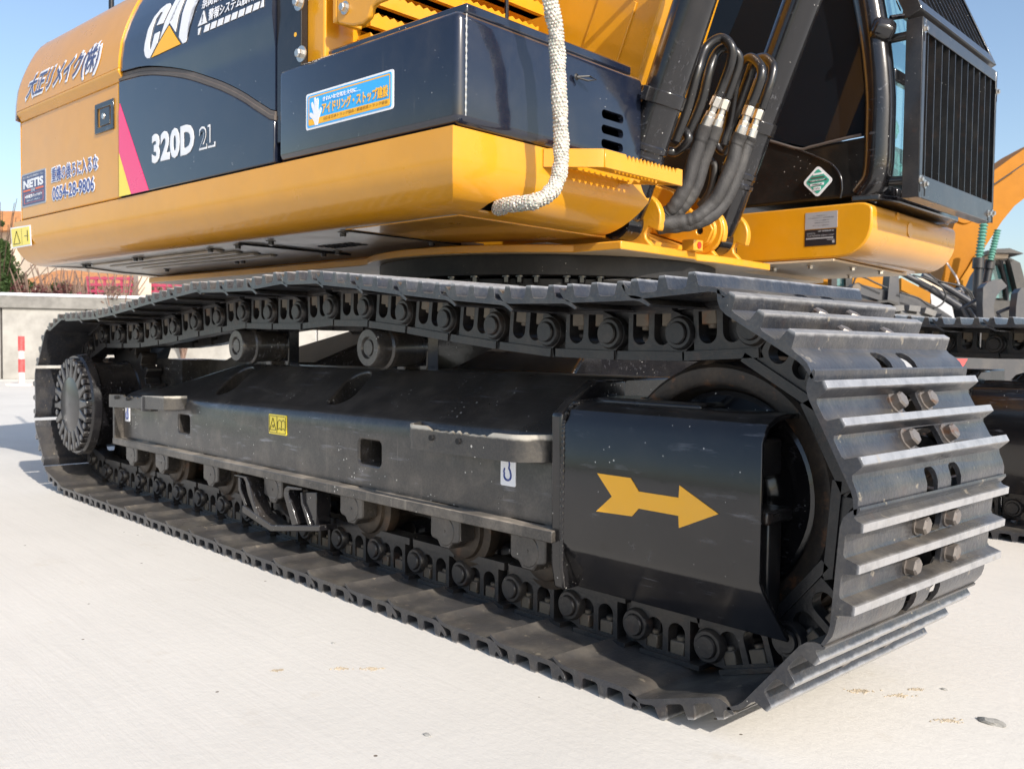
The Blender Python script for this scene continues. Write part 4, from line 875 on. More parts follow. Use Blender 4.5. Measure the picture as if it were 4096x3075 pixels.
# tool box: big black box at the front right corner
m=MB(); m.box((.147,S,1.238),(.962,-.552,1.527)); c=MB()
for z in (1.375,1.330,1.287): c.prism([(y,zz) for y,zz in rrect(-.772,-.662,z-.0135,z+.0135,.013,5)],0,.90,1.0)
c.box((.165,S+.02,1.25),(.945,-.57,1.51))
bmesh.ops.bevel(m.b,geom=m.b.edges[:],offset=.024,segments=5,profile=.5,affect='EDGES'); tb=obj('tool_box',m,'sky_black',EX,'U',cut=c,smooth=30)
# bevel only the outer shell edges widely: keep slots crisp with limit
m=MB(); m.box((.20,S+.045,1.5275),(.945,-.60,1.556)); add('lid',m,'sky_black',tb,bevel=.006)
m=MB(); m.tube([(.963,S+.028,1.26+i*.0066) for i in range(40)],.0028,6,rfun=lambda t,a:1+.5*math.sin(t*160)); add('weld_seam',m,'zinc',tb)
m=MB(); m.lathe([(0,.0),(0,.035),(.03,.042),(.034,.048),(.04,.048)],(.86,-.775,1.30),(1,0,0),32); m.box((.84,-.83,1.24),(.87,-.72,1.37)); lampo=add('work_lamp',m,'lamp',tb)
m=MB(); m.lathe([(0,.006),(.004,.010),(.008,.006)],(.967,-.905,1.452),(1,0,0),14); m.tube([(.972,-.905,1.452),(.99,-.87,1.458),(1.0,-.85,1.45),(.985,-.87,1.446),(.972,-.905,1.450)],.003,6); add('eyelet',m,'rubber',tb)
m=MB(); m.box((.18,S+.02,1.2355),(.93,-.57,1.2395)); add('seal_strip',m,'rubber',tb)
# front step with toothed rails
def rail_teeth(x0,x1,ya,yb,z0,z1,n=14,solid_l=.25):
    """toothed upright plate along y"""
    m=MB(); P=[(ya,z0),(yb,z0),(yb,z1)]; Ln=yb-ya; y=yb-.03; s=(Ln*(1-solid_l)-.03)/n
    P.append((y,z1))
    for i in range(n): P+=[(y-s*(i+.5),z1-.017),(y-s*(i+1),z1)]
    P+=[(ya,z1)]
    m.prism(P,0,x0,x1); return m
m=rail_teeth(1.070,1.079,-.905,-.505,1.180,1.232); fs_=add('front_step',m,'yellow',bevel=.0015,seg=1)
m=MB(); vs=[]
path=[(.945,-1.012),(1.035,-.935),(1.060,-.915),(1.074,-.900)]
for i,(x,y) in enumerate(path):
    for dx in (0,.008): 
        for z in (1.180,1.232): vs.append((x+dx*.3,y-dx,z))
fs2=[]
for j in range(3): a=j*4; fs2+=[(a,a+4,a+5,a+1),(a+2,a+3,a+7,a+6),(a,a+2,a+6,a+4),(a+1,a+5,a+7,a+3)]
m.faces(vs,fs2+[(0,1,3,2),(12,14,15,13)]); add('step_bracket',m,'yellow',fs_,bevel=.001)
add('inner_rail',rail_teeth(1.018,1.025,-.93,-.575,1.186,1.222,n=11,solid_l=.05),'yellow',fs_)
add('inner_rail',rail_teeth(.968,.975,-.98,-.64,1.186,1.222,n=11,solid_l=.05),'yellow',fs_)
m=MB(); m.prism([(.948,-.655),(1.072,-.52),(1.072,-.51),(.948,-.645)],2,1.182,1.222); m.box((.93,-.66,1.182),(.95,-.60,1.222)); add('step_bracket',m,'yellow',fs_)
# yellow hydraulic tank steps + handrail bracket behind the tool box
m=MB(); m.box((.262,S+.03,1.30),(.352,-1.2,2.15)); m.box((.12,-1.28,1.30),(.30,-.55,2.1)); tk=add('yellow_cabinet',m,'yellow',bevel=.006)
for i,(z,y1) in enumerate(((1.575,-.55),(1.64,-.55),(1.71,-.5),(1.79,-.45),(1.88,-.42))):
    m=MB(); P=[(-1.22,z),(y1,z),(y1,z+.045)]; n=22; s=(y1+1.22)/n
    for k in range(n): P+=[(y1-s*(k+.5),z+.036),(y1-s*(k+1),z+.045)]
    m.prism(P,0,.36+.0*i,.42-.0*i); m.box((.30,-1.22,z),(.40,y1,z+.02)); add('step_tread',m,'yellow',tk)
bp=[L(*px('RS',u,v),1,-1.34) for u,v in ((425,0),(425,190),(450,205),(560,222),(640,205),(695,150),(720,60),(760,25),(830,0),(830,-120),(425,-120))]
m=MB(); m.prism([(p.x,p.z) for p in bp],1,-1.345,-1.325); br=add('handrail_bracket',m,'yellow',bevel=.006)
m=MB(); m.box((bp[0].x-.02,-1.345,bp[1].z-.0),(bp[0].x,-1.25,2.1)); add('bracket_flange',m,'yellow',br,bevel=.004)
p=L(*px('RS',487,70),1,-1.346); m=MB(); m.hexbolt(p,(0,-1,0),.013,.014,washer=1.5); add('bolt',m,'zinc',br,smooth=20)
# black hinge post between panel and yellow cabinet
m=MB(); m.box((.138,S+.004,1.30),(.268,S+.03,2.1)); hp=add('hinge_post',m,'black_gloss',bevel=.003)
for u,v in ((1206,217),(1197,12)):
    p=L(u,v,1,S+.003); m=MB(); m.hexbolt(V3(p.x,S+.004,p.z),(0,-1,0),.014,.016,washer=1.75); add('bolt',m,'zinc',hp,smooth=20)
p=L(*px('R8',2150,440),1,S+.003); m=MB(); m.cyl((p.x,S+.0035,p.z),(p.x,S+.0042,p.z),.007,14); add('bolt_hole',m,'amber',hp)
# ---- side doors
YT=[(1.70,-.012),(1.766,-.009),(1.835,0),(1.87,.010),(1.914,.025),(1.955,.042),(1.99,.058),(2.03,.079),(2.06,.100),(2.09,.130),(2.105,.158),(2.115,.22),(2.12,.34)]
def yup(z):   # upper cover profile, leaning inwards
    if z<=1.70: return -.012*max(0,min(1,(z-1.60)/.1))
    for (a,b),(c,d) in zip(YT,YT[1:]):
        if z<=c: return b+(d-b)*(z-a)/(c-a)
    return YT[-1][1]
def cover_sheet(x0,x1,z0,z1,nz,y_in,base,thick=.02,poly_bottom=None,nx=1):
    """sheet following yup, bottom edge may vary with x"""
    m=MB(); vs=[];fs=[]
    for i in range(nx+1):
        x=x0+(x1-x0)*i/nx; zb=poly_bottom(x) if poly_bottom else z0
        for j in range(nz+1):
            z=zb+(z1-zb)*j/nz; vs.append((x,S+base+yup(z),z))
    n1=len(vs)
    for v in vs[:]: vs.append((v[0],v[1]+thick,v[2]))
    k=nz+1
    for i in range(nx):
        for j in range(nz):
            a=i*k+j; fs+=[(a,a+k,a+k+1,a+1),(n1+a,n1+a+1,n1+a+k+1,n1+a+k)]
        a=i*k; fs+=[(a,n1+a,n1+a+k,a+k),(a+nz,a+k+nz,n1+a+k+nz,n1+a+nz)]
    for j in range(nz):
        fs+=[(j,j+1,n1+j+1,n1+j),(nx*k+j,n1+nx*k+j,n1+nx*k+j+1,nx*k+j+1)]
    m.faces(vs,fs); return m
m=MB(); m.box((-1.985,S,1.240),(-.962,S+.03,1.690)); rd=add('rear_door',m,'yellow',bevel=.006,seg=3)
m=MB(); m.box((-2.04,S+.012,1.232),(.14,S+.05,1.243)); add('door_gap',m,'dark',rd)
m=cover_sheet(-1.985,-.925,1.735,2.12,30,0,-.008,.02); uc=add('upper_cover',m,'yellow',smooth=50)
m=MB(); m.prism([(S-.019,1.735),(S-.018,1.720),(S+.004,1.690),(S+.03,1.690),(S+.03,1.735)],0,-1.985,-.925); add('cover_lip',m,'yellow',uc,bevel=.004)
# roof and rear body
m=MB(); m.box((-2.0,S+.30,1.24),(.10,1.10,2.119)); add('engine_hood',m,'yellow',bevel=.03,seg=3)
rear=[(-1.99,S+.0),(-2.012,S+.006),(-2.030,S+.024),(-2.045,S+.06),(-2.09,S+.15),(-2.35,-1.0),(-2.50,-.5),(-2.54,0),(-2.50,.5),(-2.3,1.1),(-2.05,1.2),(-2.0,0)]
m=MB(); m.prism(rear,2,1.235,1.70); cw=add('counterweight',m,'yellow',smooth=50)
# lower tail: rounded under
m=MB(); A=[(0,1.235),(0,1.165)]+[(.13-.13*math.cos(R(a)),1.165-.13*math.sin(R(a))) for a in range(10,91,10)]+[(.30,1.03)]
vs=[];fs=[];n=len(A)
pth=[(-2.088,S,0,1),(-2.110,S+.012,.3,.95),(-2.14,S+.04,.6,.8),(-2.20,S+.13,.8,.6),(-2.36,-1.0,.85,.5),(-2.50,-.5,.97,.25),(-2.54,0,1,0),(-2.50,.5,.97,-.25),(-2.3,1.1,.85,-.5)]
for x,y,nx,ny in pth:
    for o,z in A: vs.append((x+o*nx,y+o*ny,z))
for j in range(len(pth)-1):
    for i in range(n-1): fs.append((j*n+i,(j+1)*n+i,(j+1)*n+i+1,j*n+i+1))
m.faces(vs,fs); add('tail_skirt',m,'yellow',cw,smooth=50)
m=MB(); A2=[]; 
vs=[];fs=[]
pth2=[(-1.985,.002),(-2.012,.006),(-2.033,.03),(-2.05,.08),(-2.12,.22),(-2.30,.5),(-2.45,.9)]
zz=[1.70,1.735,1.766,1.80,1.835,1.87,1.914,1.955,1.99,2.03,2.06,2.09,2.105,2.115,2.12]
for x,o in pth2:
    for z in zz: vs.append((x,S+o+yup(z)-.01,z))
n=len(zz)
for j in range(len(pth2)-1):
    for i in range(n-1): fs.append((j*n+i,(j+1)*n+i,(j+1)*n+i+1,j*n+i+1))
m.faces(vs,fs); add('tail_cap',m,'yellow',cw,smooth=60)
# latch
m=MB(); m.box((-1.169,S-.006,1.515),(-1.0,S+.002,1.634)); c=MB(); c.box((-1.145,S-.05,1.537),(-1.022,S+.03,1.612)); la=add('door_latch',m,'black_gloss',bevel=.002,cut=c)
m=MB(); m.box((-1.125,S-.005,1.540),(-1.035,S+.001,1.610)); add('latch_paddle',m,'black_gloss',la,bevel=.006,seg=3)
m=MB(); m.lathe([(-.004,0),(-.004,.011),(0,.013),(.003,.013)],(-1.088,S-.005,1.577),(0,1,0),24); add('key_lock',m,'zinc',la)
# engine doors (black), arc seam
arc=[L(*px('R8',u,v),1,S) for u,v in ((-60,935),(0,915),(200,862),(330,848),(450,850),(600,862),(750,885),(880,915),(1000,955),(1120,995),(1230,1035),(1340,1085),(1450,1142),(1550,1200),(1650,1270),(1750,1332),(1870,1410))]
ax_=[(p.x,p.z) for p in arc]
def arcz(x):
    if x<=ax_[0][0]: return ax_[0][1]
    for (x0,z0),(x1,z1) in zip(ax_,ax_[1:]):
        if x<=x1: return z0+(z1-z0)*(x-x0)/(x1-x0)
    return ax_[-1][1]
m=MB(); xs_=[-.953+1.088*i/40 for i in range(41)]
P=[(-.953,1.241),(.135,1.241)]+[(x,arcz(x)-.030) for x in xs_[::-1]]
m.prism(P,1,S-.004,S+.03); ed=add('engine_door',m,'sky_black',bevel=.004)
m=cover_sheet(-.922,.135,1.3,2.12,36,0,.0,.03,poly_bottom=lambda x:arcz(x)+.002,nx=40); eu=add('upper_door',m,'sky_black',smooth=40)
m=MB(); vs=[];fs=[]
for x in xs_:
    z=arcz(x)
    for dy,dz in ((-.001,-.001),(-.001,-.013),(-.004,-.016),(-.003,-.029),(.02,-.029),(.02,-.001)): vs.append((x,S+dy+yup(z)*.0,z+dz))
for j in range(40):
    for i in range(6): fs.append((j*6+i,j*6+(i+1)%6,(j+1)*6+(i+1)%6,(j+1)*6+i))
m.faces(vs,fs+[(0,1,2,3,4,5),tuple(range(240,246))]); add('seam_strip',m,'trim',ed)
# stickers and lettering
YD=S-.0005
flat('magenta_stripe',[[(-.951,1.57),(-.942,1.602),(-.706,1.242),(-.848,1.242),(-.951,1.415)]],'pink',ed,YD-.004)
flat('lemon_stripe',[[(-.951,1.412),(-.850,1.242),(-.951,1.242)]],'lemon',ed,YD-.004)
text('model_number','320D',-.677,-.361,1.334,1.443,'white',ed,YD-.0042,bold=.052,space=1.06)
mt=text('model_suffix','2L',-.328,-.218,1.338,1.418,'white',ed,YD-.0042,bold=.036)
text('suffix_inner','2L',-.3212,-.2250,1.3455,1.4105,'sky_black',mt,YD-.0052,bold=.008)
# big logo on the upper door
lg_=dict(C=[[(526,60),(520,110),(488,298),(408,328),(440,170),(430,140),(452,35),(500,25)],[(452,35),(430,140),(404,150),(366,250),(335,205),(392,95)],[(335,205),(366,250),(342,560),(280,560),(300,370)],
  [(280,560),(342,560),(345,625),(362,638),(356,750),(322,750),(296,722),(280,650)],[(362,638),(376,600),(396,440),(460,404),(444,558),(356,750)]],
 A=[[(610,-190),(562,10),(474,506),(577,292),(590,240),(632,55),(660,-190)],[(577,292),(670,414),(696,20),(708,-190),(660,-190),(632,55),(618,228),(590,240)]],
 T=[[(752,-190),(730,300),(722,486),(775,565),(812,548),(822,516),(835,300),(872,-10),(885,-130),(960,-190),(960,-250),(640,-250),(640,-190)]])
for k_,polys in lg_.items():
    flat('logo_letter',[[(p.x,p.z) for p in [L(*px('R8',u,v),1,S) for u,v in poly]] for poly in polys],'white',eu,YD-.0012,yf=lambda z:yup(z))
q=[L(*px('R8',u,v),1,S) for u,v in ((574,334),(742,572),(378,742))]; flat('logo_triangle',[[(p.x,p.z) for p in q]],'amber',eu,YD-.0012,yf=lambda z:yup(z))
st_=[]
for i in range(10):
    x=-.325+i*.044; st_.append([(x,1.730),(x+.031,1.730),(x+.040,1.752),(x+.009,1.752)] if 0<i<9 else ([(x+.006,1.730),(x+.012,1.730),(x+.024,1.752),(x+.006,1.752)] if i==0 else [(x,1.730),(x+.017,1.730),(x+.017,1.752),(x+.009,1.752)]))
flat('hazard_stripes',st_,'white',eu,YD-.0012,yf=lambda z:yup(z))
flat('warning_triangle',[[(-.322,1.760),(-.264,1.760),(-.293,1.809)]],'white',eu,YD-.0012,yf=lambda z:yup(z))
text('exclamation','!',-.2965,-.2895,1.766,1.796,'sky_black',eu,YD-.0030,bold=.03,yf=yup)
text('warning_text','警報システム触れ厳',-.255,.062,1.762,1.803,'white',eu,YD-.0015,bold=.018,yf=yup)
text('warning_text','禁関係者以外立入禁止',-.31,.075,1.816,1.862,'white',eu,YD-.0015,bold=.018,yf=yup)
yb=lambda z:yup(z)
o=text('company_name','大正リメイク(株)',-1.885,-1.090,1.745,1.888,'white',uc,YD-.0090,bold=.075,shear=.35,yf=yb)
text('name_ink','大正リメイク(株)',-1.868,-1.107,1.758,1.875,'slate_ink',o,YD-.0108,bold=.020,shear=.35,yf=yb)
o=text('warning_text','重機の後ろに入るな',-1.632,-1.143,1.364,1.442,'white',rd,YD-.0006,bold=.080)
text('text_ink','重機の後ろに入るな',-1.622,-1.153,1.372,1.434,'blue_ink',o,YD-.0018,bold=.008)
o=text('phone_number','0S54-28-9806',-1.625,-1.178,1.284,1.356,'white',rd,YD-.0006,bold=.080)
text('number_ink','0S54-28-9806',-1.615,-1.188,1.291,1.349,'blue_ink',o,YD-.0018,bold=.014)
o=flat('registration_sticker',[rrect(-1.978,-1.692,1.292,1.445,.008)],'grey_plate',rd,YD-.0002)
flat('sticker_field',[rrect(-1.968,-1.702,1.299,1.438,.006)],'slate_ink',o,YD-.0010)
text('sticker_title','NETIS',-1.955,-1.718,1.375,1.415,'white',o,YD-.0020,bold=.05)
flat('orange_bar',[[(-1.955,1.362),(-1.870,1.362),(-1.870,1.369),(-1.955,1.369)],[(-1.808,1.362),(-1.718,1.362),(-1.718,1.369),(-1.808,1.369)]],'orange_ink',o,YD-.0020)
text('small_text','登録',-1.862,-1.815,1.356,1.372,'white',o,YD-.0020)
text('small_text','国土交通省 新技術情報提供システム',-1.955,-1.716,1.422,1.432,'white',o,YD-.0020)
text('small_text','AI搭載型バックホウ',-1.938,-1.735,1.330,1.345,'white',o,YD-.0020,bold=.02)
text('small_text','登録No.KT-190085-A',-1.915,-1.76,1.315,1.323,'white',o,YD-.0020)
m=MB()
for a,b in (((-1.945,1.308),(-1.722,1.308)),((-1.722,1.308),(-1.722,1.350)),((-1.722,1.350),(-1.945,1.350)),((-1.945,1.350),(-1.945,1.308))): m.tube([V3(a[0],YD-.0022,a[1]),V3(b[0],YD-.0022,b[1])],.0009,4)
add('red_frame',m,'orange_ink',o)
# blue idling sticker on the tool box
YB=S-.0004
o=flat('idling_stop_sticker',[rrect(.304,.712,1.314,1.421,.008)],'white',tb,YB)
flat('sticker_blue',[rrect(.312,.704,1.320,1.415,.007)],'cyan',o,YB-.0010)
m=MB(); ro_=rrect(.318,.699,1.325,1.411,.006); ri=rrect(.322,.695,1.329,1.407,.004); n=len(ro_)
m.faces([(p[0],YB-.0024,p[1]) for p in ro_+ri],[(i,(i+1)%n,n+(i+1)%n,n+i) for i in range(n)]); add('orange_border',m,'amber',o)
flat('orange_band',[rrect(.320,.697,1.327,1.344,.005)],'amber',o,YB-.0016)
text('sticker_line','きれいな空気を大切に…',.392,.570,1.386,1.400,'white',o,YB-.0030,bold=.03)
text('sticker_headline','アイドリング・ストップ建設',.388,.692,1.349,1.383,'amber',o,YB-.0030,bold=.035)
text('sticker_footer','(社)全日本トラック協会 / 都道府県トラック協会',.396,.690,1.330,1.341,'brown_ink',o,YB-.0030,bold=.0)
m=MB()
hand=[(.352,1.322),(.366,1.322),(.370,1.332),(.374,1.345),(.384,1.362),(.385,1.369),(.379,1.372),(.374,1.366),(.369,1.358),(.368,1.372),(.370,1.392),(.367,1.401),(.361,1.400),(.359,1.390),(.357,1.400),(.352,1.406),(.347,1.402),(.349,1.388),(.351,1.372),(.345,1.385),(.339,1.394),(.333,1.391),(.334,1.382),(.342,1.366),(.345,1.355),(.336,1.362),(.328,1.364),(.324,1.358),(.329,1.350),(.338,1.345),(.348,1.334)]
m.prism(hand,1,YB-.0032,YB-.002); add('hand_symbol',m,'white',o)
# caution label at the tail
o=flat('tail_caution_sticker',[[(-2.128,1.212),(-1.880,1.207),(-1.866,1.112),(-2.108,1.112)]],'white',fa,S-.0010); 
flat('sticker_yellow',[[(-2.116,1.205),(-1.891,1.201),(-1.879,1.119),(-2.098,1.119)]],'lemon',o,S-.0022)
m=MB(); stroke(m,[(-2.080,1.130),(-1.998,1.130),(-2.045,1.190),(-2.080,1.130)],.0020,S-.0036); stroke(m,[(-1.985,1.198),(-1.975,1.122)],.0008,S-.0036); stroke(m,[(-1.945,1.160),(-1.915,1.160)],.0014,S-.0036); stroke(m,[(-1.905,1.135),(-1.910,1.185)],.0022,S-.0036); add('warning_pictogram',m,'ink',o)
# bubble-wrapped hose
hp_=[(2190,-160,1.10),(2200,0,1.09),(2222,110,1.085),(2231,241,1.08),(2236,370,1.08),(2244,537,1.08),(2244,640,1.08),(2232,715,1.08),(2200,772,1.075),(2140,806,1.05),(2080,815,1.005),(2030,820,.96),(1990,835,.90)]
pp=[L(u,v,0,x) for u,v,x in hp_]; sp=spline(pp,28); rnd=random.Random(3)
m=MB(); nR=22; tab=[[1+.10*rnd.random()-(.0) for _ in range(nR)] for _ in range(len(sp))]
cnt=[0]
def rf(t,a): return 1+.05*math.sin(t*60)+.05*math.sin(t*97+a*3)
m.tube(sp,.0195,nR,rf)
bh=add('wrapped_hose',m,'bubble',smooth=60)
m=MB()
Tn=len(sp)
def bub(c,n,r):
    a=n.orthogonal().normalized(); b=n.cross(a); vs=[];k=7
    for h,rr in ((0,1),(.55,.85),(.85,.45)):
        for i in range(k): t=2*math.pi*i/k; vs.append(c+n*h*r*.8+(a*math.cos(t)+b*math.sin(t))*r*rr)
    fs=[(j*k+i,j*k+(i+1)%k,(j+1)*k+(i+1)%k,(j+1)*k+i) for j in range(2) for i in range(k)]+[tuple(range(2*k,3*k))]
    m.faces(vs,fs)
ln=0; acc=0
for i in range(2,Tn-2):
    d=(sp[i+1]-sp[i-1]); step=(sp[i]-sp[i-1]).length; acc+=step
    if acc>.0082:
        acc=0; ln+=1; d.normalize(); a=d.orthogonal().normalized(); b=d.cross(a); k=14
        for q in range(k):
            t=2*math.pi*(q+.5*(ln%2)+rnd.uniform(-.12,.12))/k; nrm=a*math.cos(t)+b*math.sin(t)
            bub(sp[i]+nrm*.0187*rf(i/(Tn-1),t),nrm,.0042*rnd.uniform(.85,1.15))
add('bubbles',m,'bubble',bh,smooth=60)
# ---- cab deck box
Yd=.48
def deck():
    A=[(0,1.235),(0,1.155)]+[(.13-.13*math.cos(R(a)),1.155-.13*math.sin(R(a))) for a in range(10,91,10)]
    m=MB(); P=[(1.285-.055,1.235),(1.285-.03,1.232),(1.285-.008,1.222),(1.285,1.205),(1.285,1.155)]+[(1.285-.13+.13*math.cos(R(a)),1.155-.125*math.sin(R(a))) for a in range(12,91,13)]+[(.70,1.028),(.70,1.235)]
    m.prism(P,1,Yd,1.43); return m
dk=add('cab_deck',deck(),'yellow',bevel=.008,seg=3,smooth=45)
m=MB(); m.prism([(.64,Yd-.0),(1.14,Yd-.004),(1.10,1.36),(.64,1.36)],2,1.018,1.026); m.box((-.6,Yd,1.0),(.70,1.36,1.03)); un_=add('deck_belly',m,'beigeunder',dk)
for x,y in ((.98,.62),(1.08,.80),(1.10,1.05),(.80,.66),(.90,1.2)): 
    m=MB(); m.hexbolt((x,y,1.018),(0,0,-1),.011,.012,washer=1.6); add('bolt',m,'zinc',un_,smooth=20)
for u_,v_,r__ in ((3640,920,.030),(3591,866,.016)):
    q=L(u_,v_,0,1.286); m=MB(); m.cyl((1.284,q.y,q.z),(1.288,q.y,q.z),r__,24); add('blanking_cap',m,'yellow',dk,bevel=.001)
# plates on the deck side
a=L(*px('R3',1073,1100),1,Yd); b=L(*px('R3',1238,1180),1,Yd); c_=L(*px('R3',1238,1262),1,Yd)
o=flat('grey_rating_plate',[rrect(a.x,b.x,1.146,1.211,.0015)],'grey_plate',dk,Yd-.0005)
for i,(t_,z0,z1,x0,x1) in enumerate((('ニューフクダベルトクレーン',1.194,1.200,.25,.70),('(ボタン式自動停止クレーン 安全機構装置搭載機)',1.186,1.190,.10,.90),('バケット容量 0.8',1.176,1.180,.3,.75),('製造年月 2016年 04月',1.167,1.171,.3,.75),('新キャタピラー三菱株式会社',1.156,1.160,.25,.75))):
    W_=b.x-a.x; text('plate_text',t_,a.x+W_*x0,a.x+W_*x1,z0,z1,'ink',o,Yd-.0018)
o=flat('serial_plate',[rrect(a.x,b.x-.003,1.080,1.143,.0015)],'ink',dk,Yd-.0005)
W_=b.x-a.x
text('plate_text','CAT  CATERPILLAR  CE',a.x+W_*.42,a.x+W_*.9,1.133,1.139,'grey_plate',o,Yd-.0018,bold=.02)
text('plate_text','320D2L',a.x+W_*.06,a.x+W_*.35,1.126,1.132,'grey_plate',o,Yd-.0018)
text('plate_text','*CAT00320LZBN11104*',a.x+W_*.06,a.x+W_*.92,1.116,1.123,'grey_plate',o,Yd-.0018)
flat('barcode_strip',[[(a.x+W_*(.04+.057*i),1.106),(a.x+W_*(.09+.057*i),1.106),(a.x+W_*(.09+.057*i),1.112),(a.x+W_*(.04+.057*i),1.112)] for i in range(15)],'grey_plate',o,Yd-.0015)
flat('plate_mark',[[(a.x+W_*.86,1.088),(a.x+W_*.93,1.088),(a.x+W_*.93,1.098),(a.x+W_*.86,1.098)],[(a.x+W_*.7,1.100),(a.x+W_*.93,1.100),(a.x+W_*.93,1.102),(a.x+W_*.7,1.102)]],'grey_plate',o,Yd-.0015)
# ---- cab
YC2=.505
m=MB(); m.prism([(-.2,1.262),(1.20,1.262),(1.275,1.275),(1.29,1.30),(1.275,1.48),(1.24,1.485),(.98,1.475),(.80,1.55),(-.2,1.55)],1,YC2,1.42)
cabb=add('cab_body',m,'cabblack',bevel=.012,seg=3)
m=MB(); m.prism([(.82,1.545),(.99,1.482),(1.235,1.49),(1.225,1.8),(1.20,2.25),(.20,2.25),(.2,1.55)],1,YC2+.010,YC2+.018); sg=add('side_window',m,'sideglass',cabb)
pipe('window_seal',[(.60,YC2-.001,1.60),(.82,YC2-.001,1.532),(.97,YC2-.001,1.474),(1.02,YC2-.001,1.474),(1.12,YC2-.001,1.484),(1.225,YC2-.001,1.493)],.006,'trim',cabb)
pipe('body_crease',[(.96,YC2-.001,1.475),(1.04,YC2-.002,1.435),(1.11,YC2-.002,1.395),(1.145,YC2-.002,1.35),(1.155,YC2-.002,1.30),(1.150,YC2-.002,1.262)],.005,'black_gloss',cabb)
pipe('front_pillar',[(1.225,YC2+.045,1.27),(1.275,YC2+.035,1.34),(1.283,YC2+.03,1.5),(1.280,YC2+.03,1.65),(1.255,YC2+.03,1.85),(1.215,YC2+.03,2.05),(1.16,YC2+.03,2.25)],.056,'black_gloss',cabb,n=12,seg=28)
pipe('front_pillar',[(1.225,1.38,1.27),(1.275,1.39,1.34),(1.283,1.39,1.5),(1.280,1.39,1.65),(1.255,1.39,1.85),(1.215,1.39,2.05),(1.16,1.39,2.25)],.05,'black_gloss',cabb,n=8,seg=18)
m=MB(); m.faces([(1.312,YC2+.07,1.33),(1.312,1.36,1.33),(1.318,1.36,1.70),(1.318,YC2+.07,1.70)],[(0,1,2,3)]); m.faces([(1.316,YC2+.07,1.735),(1.316,1.36,1.735),(1.22,1.36,2.20),(1.22,YC2+.07,2.20)],[(0,1,2,3)]); add('windscreen',m,'glass',cabb,smooth=0)
m=MB(); m.box((1.295,YC2+.06,1.695),(1.325,1.37,1.74)); add('window_rail',m,'black_gloss',cabb,bevel=.005)
m=MB(); m.box((.3,.62,1.56),(.5,1.3,2.2)); m.box((.55,.75,1.27),(.95,1.2,1.60)); m.box((.50,.78,1.6),(.62,1.15,2.05)); add('seat',m,'rubber',cabb,bevel=.04,seg=3)
pw=[(1.27,YC2+.16+.05*math.sin(i*1.3),1.36+i*.03) for i in range(10)]
m=MB(); m.tube(spline(pw,5),.035,12,lambda t,a:(1-.75*t)*(1+.2*math.sin(t*40+a*4))); M['pwrap']=glass('green_film_wrap',(.35,.62,.52),.3,.6); add('crumpled_film',m,'pwrap',cabb)
# wiper motor knob, tubes to the guard
m=MB(); m.lathe([(0,0),(0,.03),(.01,.045),(.05,.05),(.075,.045),(.085,.03),(.085,0)],(1.26,YC2-.02,1.885),(.35,.3,-.15),8); add('marker_block',m,'black_gloss',cabb,bevel=.008,seg=3)
m=MB(); m.box((1.33,YC2+.10,1.93),(1.355,YC2+.15,1.995)); m.box((1.335,YC2+.105,1.99),(1.352,YC2+.145,2.10)); m.tube([(1.30,YC2+.06,1.93),(1.345,YC2+.12,1.945)],.010,10); m.tube([(1.33,YC2+.09,2.02),(1.32,YC2+.06,1.99),(1.33,YC2+.08,1.955)],.003,6); add('wiper_arm',m,'black_gloss',cabb,bevel=.002)
for a_,b_,r__ in (((1.27,YC2+.04,1.844),(1.42,YC2+.06,1.850),.0165),((1.27,YC2+.04,1.315),(1.42,YC2+.06,1.312),.017),((1.28,1.38,1.85),(1.42,1.38,1.85),.016),((1.28,1.38,1.31),(1.42,1.38,1.31),.016)):
    m=MB(); m.tube([a_,b_],r__,14); add('guard_tube',m,'guardblack',cabb)
m=MB(); P=[(1.20,YC2-.02),(1.30,YC2+.0),(1.335,.62),(1.335,1.30),(1.31,1.36),(1.1,1.36)]; m.prism(P,2,1.240,1.262); m.prism([(1.22,YC2+.0),(1.30,YC2+.03),(1.32,.64),(1.32,1.26),(1.1,1.3)],2,1.262,1.30)
for i in range(10): m.box((1.315,.62+i*.05,1.245),(1.325,.635+i*.05,1.295))
add('cab_sill',m,'black_gloss',cabb,bevel=.006)
# diamond sticker
cx,cz=1.062,1.333
def diamond(h,r): 
    o=[]; 
    for a0,(dx,dz) in ((45,(0,1)),(135,(-1,0)),(225,(0,-1)),(315,(1,0))):
        ccx,ccz=cx+dx*(h-r*1.414),cz+dz*(h-r*1.414)
        for i in range(6): t=R(a0-0+90*i/5); o.append((ccx+r*math.cos(t),ccz+r*math.sin(t)))
    return o
o=flat('diamond_sticker',[diamond(.0635,.014)],'white',cabb,YC2-.0128)
flat('sticker_teal',[diamond(.050,.008)],'teal',o,YC2-.0138)
flat('white_bar',[[(cx-.020,cz+.024),(cx+.020,cz+.026),(cx+.020,cz+.034),(cx-.020,cz+.032)],[(cx-.030,cz-.018),(cx+.026,cz-.015),(cx+.026,cz-.005),(cx-.030,cz-.008)],[(cx-.016,cz-.036),(cx+.013,cz-.034),(cx+.013,cz-.020),(cx-.016,cz-.022)]],'white',o,YC2-.0150)
flat('brown_bar',[[(cx-.028,cz+.011),(cx+.028,cz+.014),(cx+.028,cz+.019),(cx-.028,cz+.017)],[(cx-.038,cz-.001),(cx+.038,cz+.003),(cx+.038,cz+.008),(cx-.038,cz+.005)]],'trim',o,YC2-.0150)
text('sticker_text','CATERPILLAR',cx-.022,cx+.018,cz-.014,cz-.009,'ink',o,YC2-.0165,bold=.02)
text('sticker_text','*ZBN11104*',cx-.030,cx+.030,cz+.000,cz+.005,'white',o,YC2-.0165,bold=.01,rise=.04)
text('sticker_text','CEMA',cx-.013,cx+.011,cz-.032,cz-.024,'ink',o,YC2-.0165)
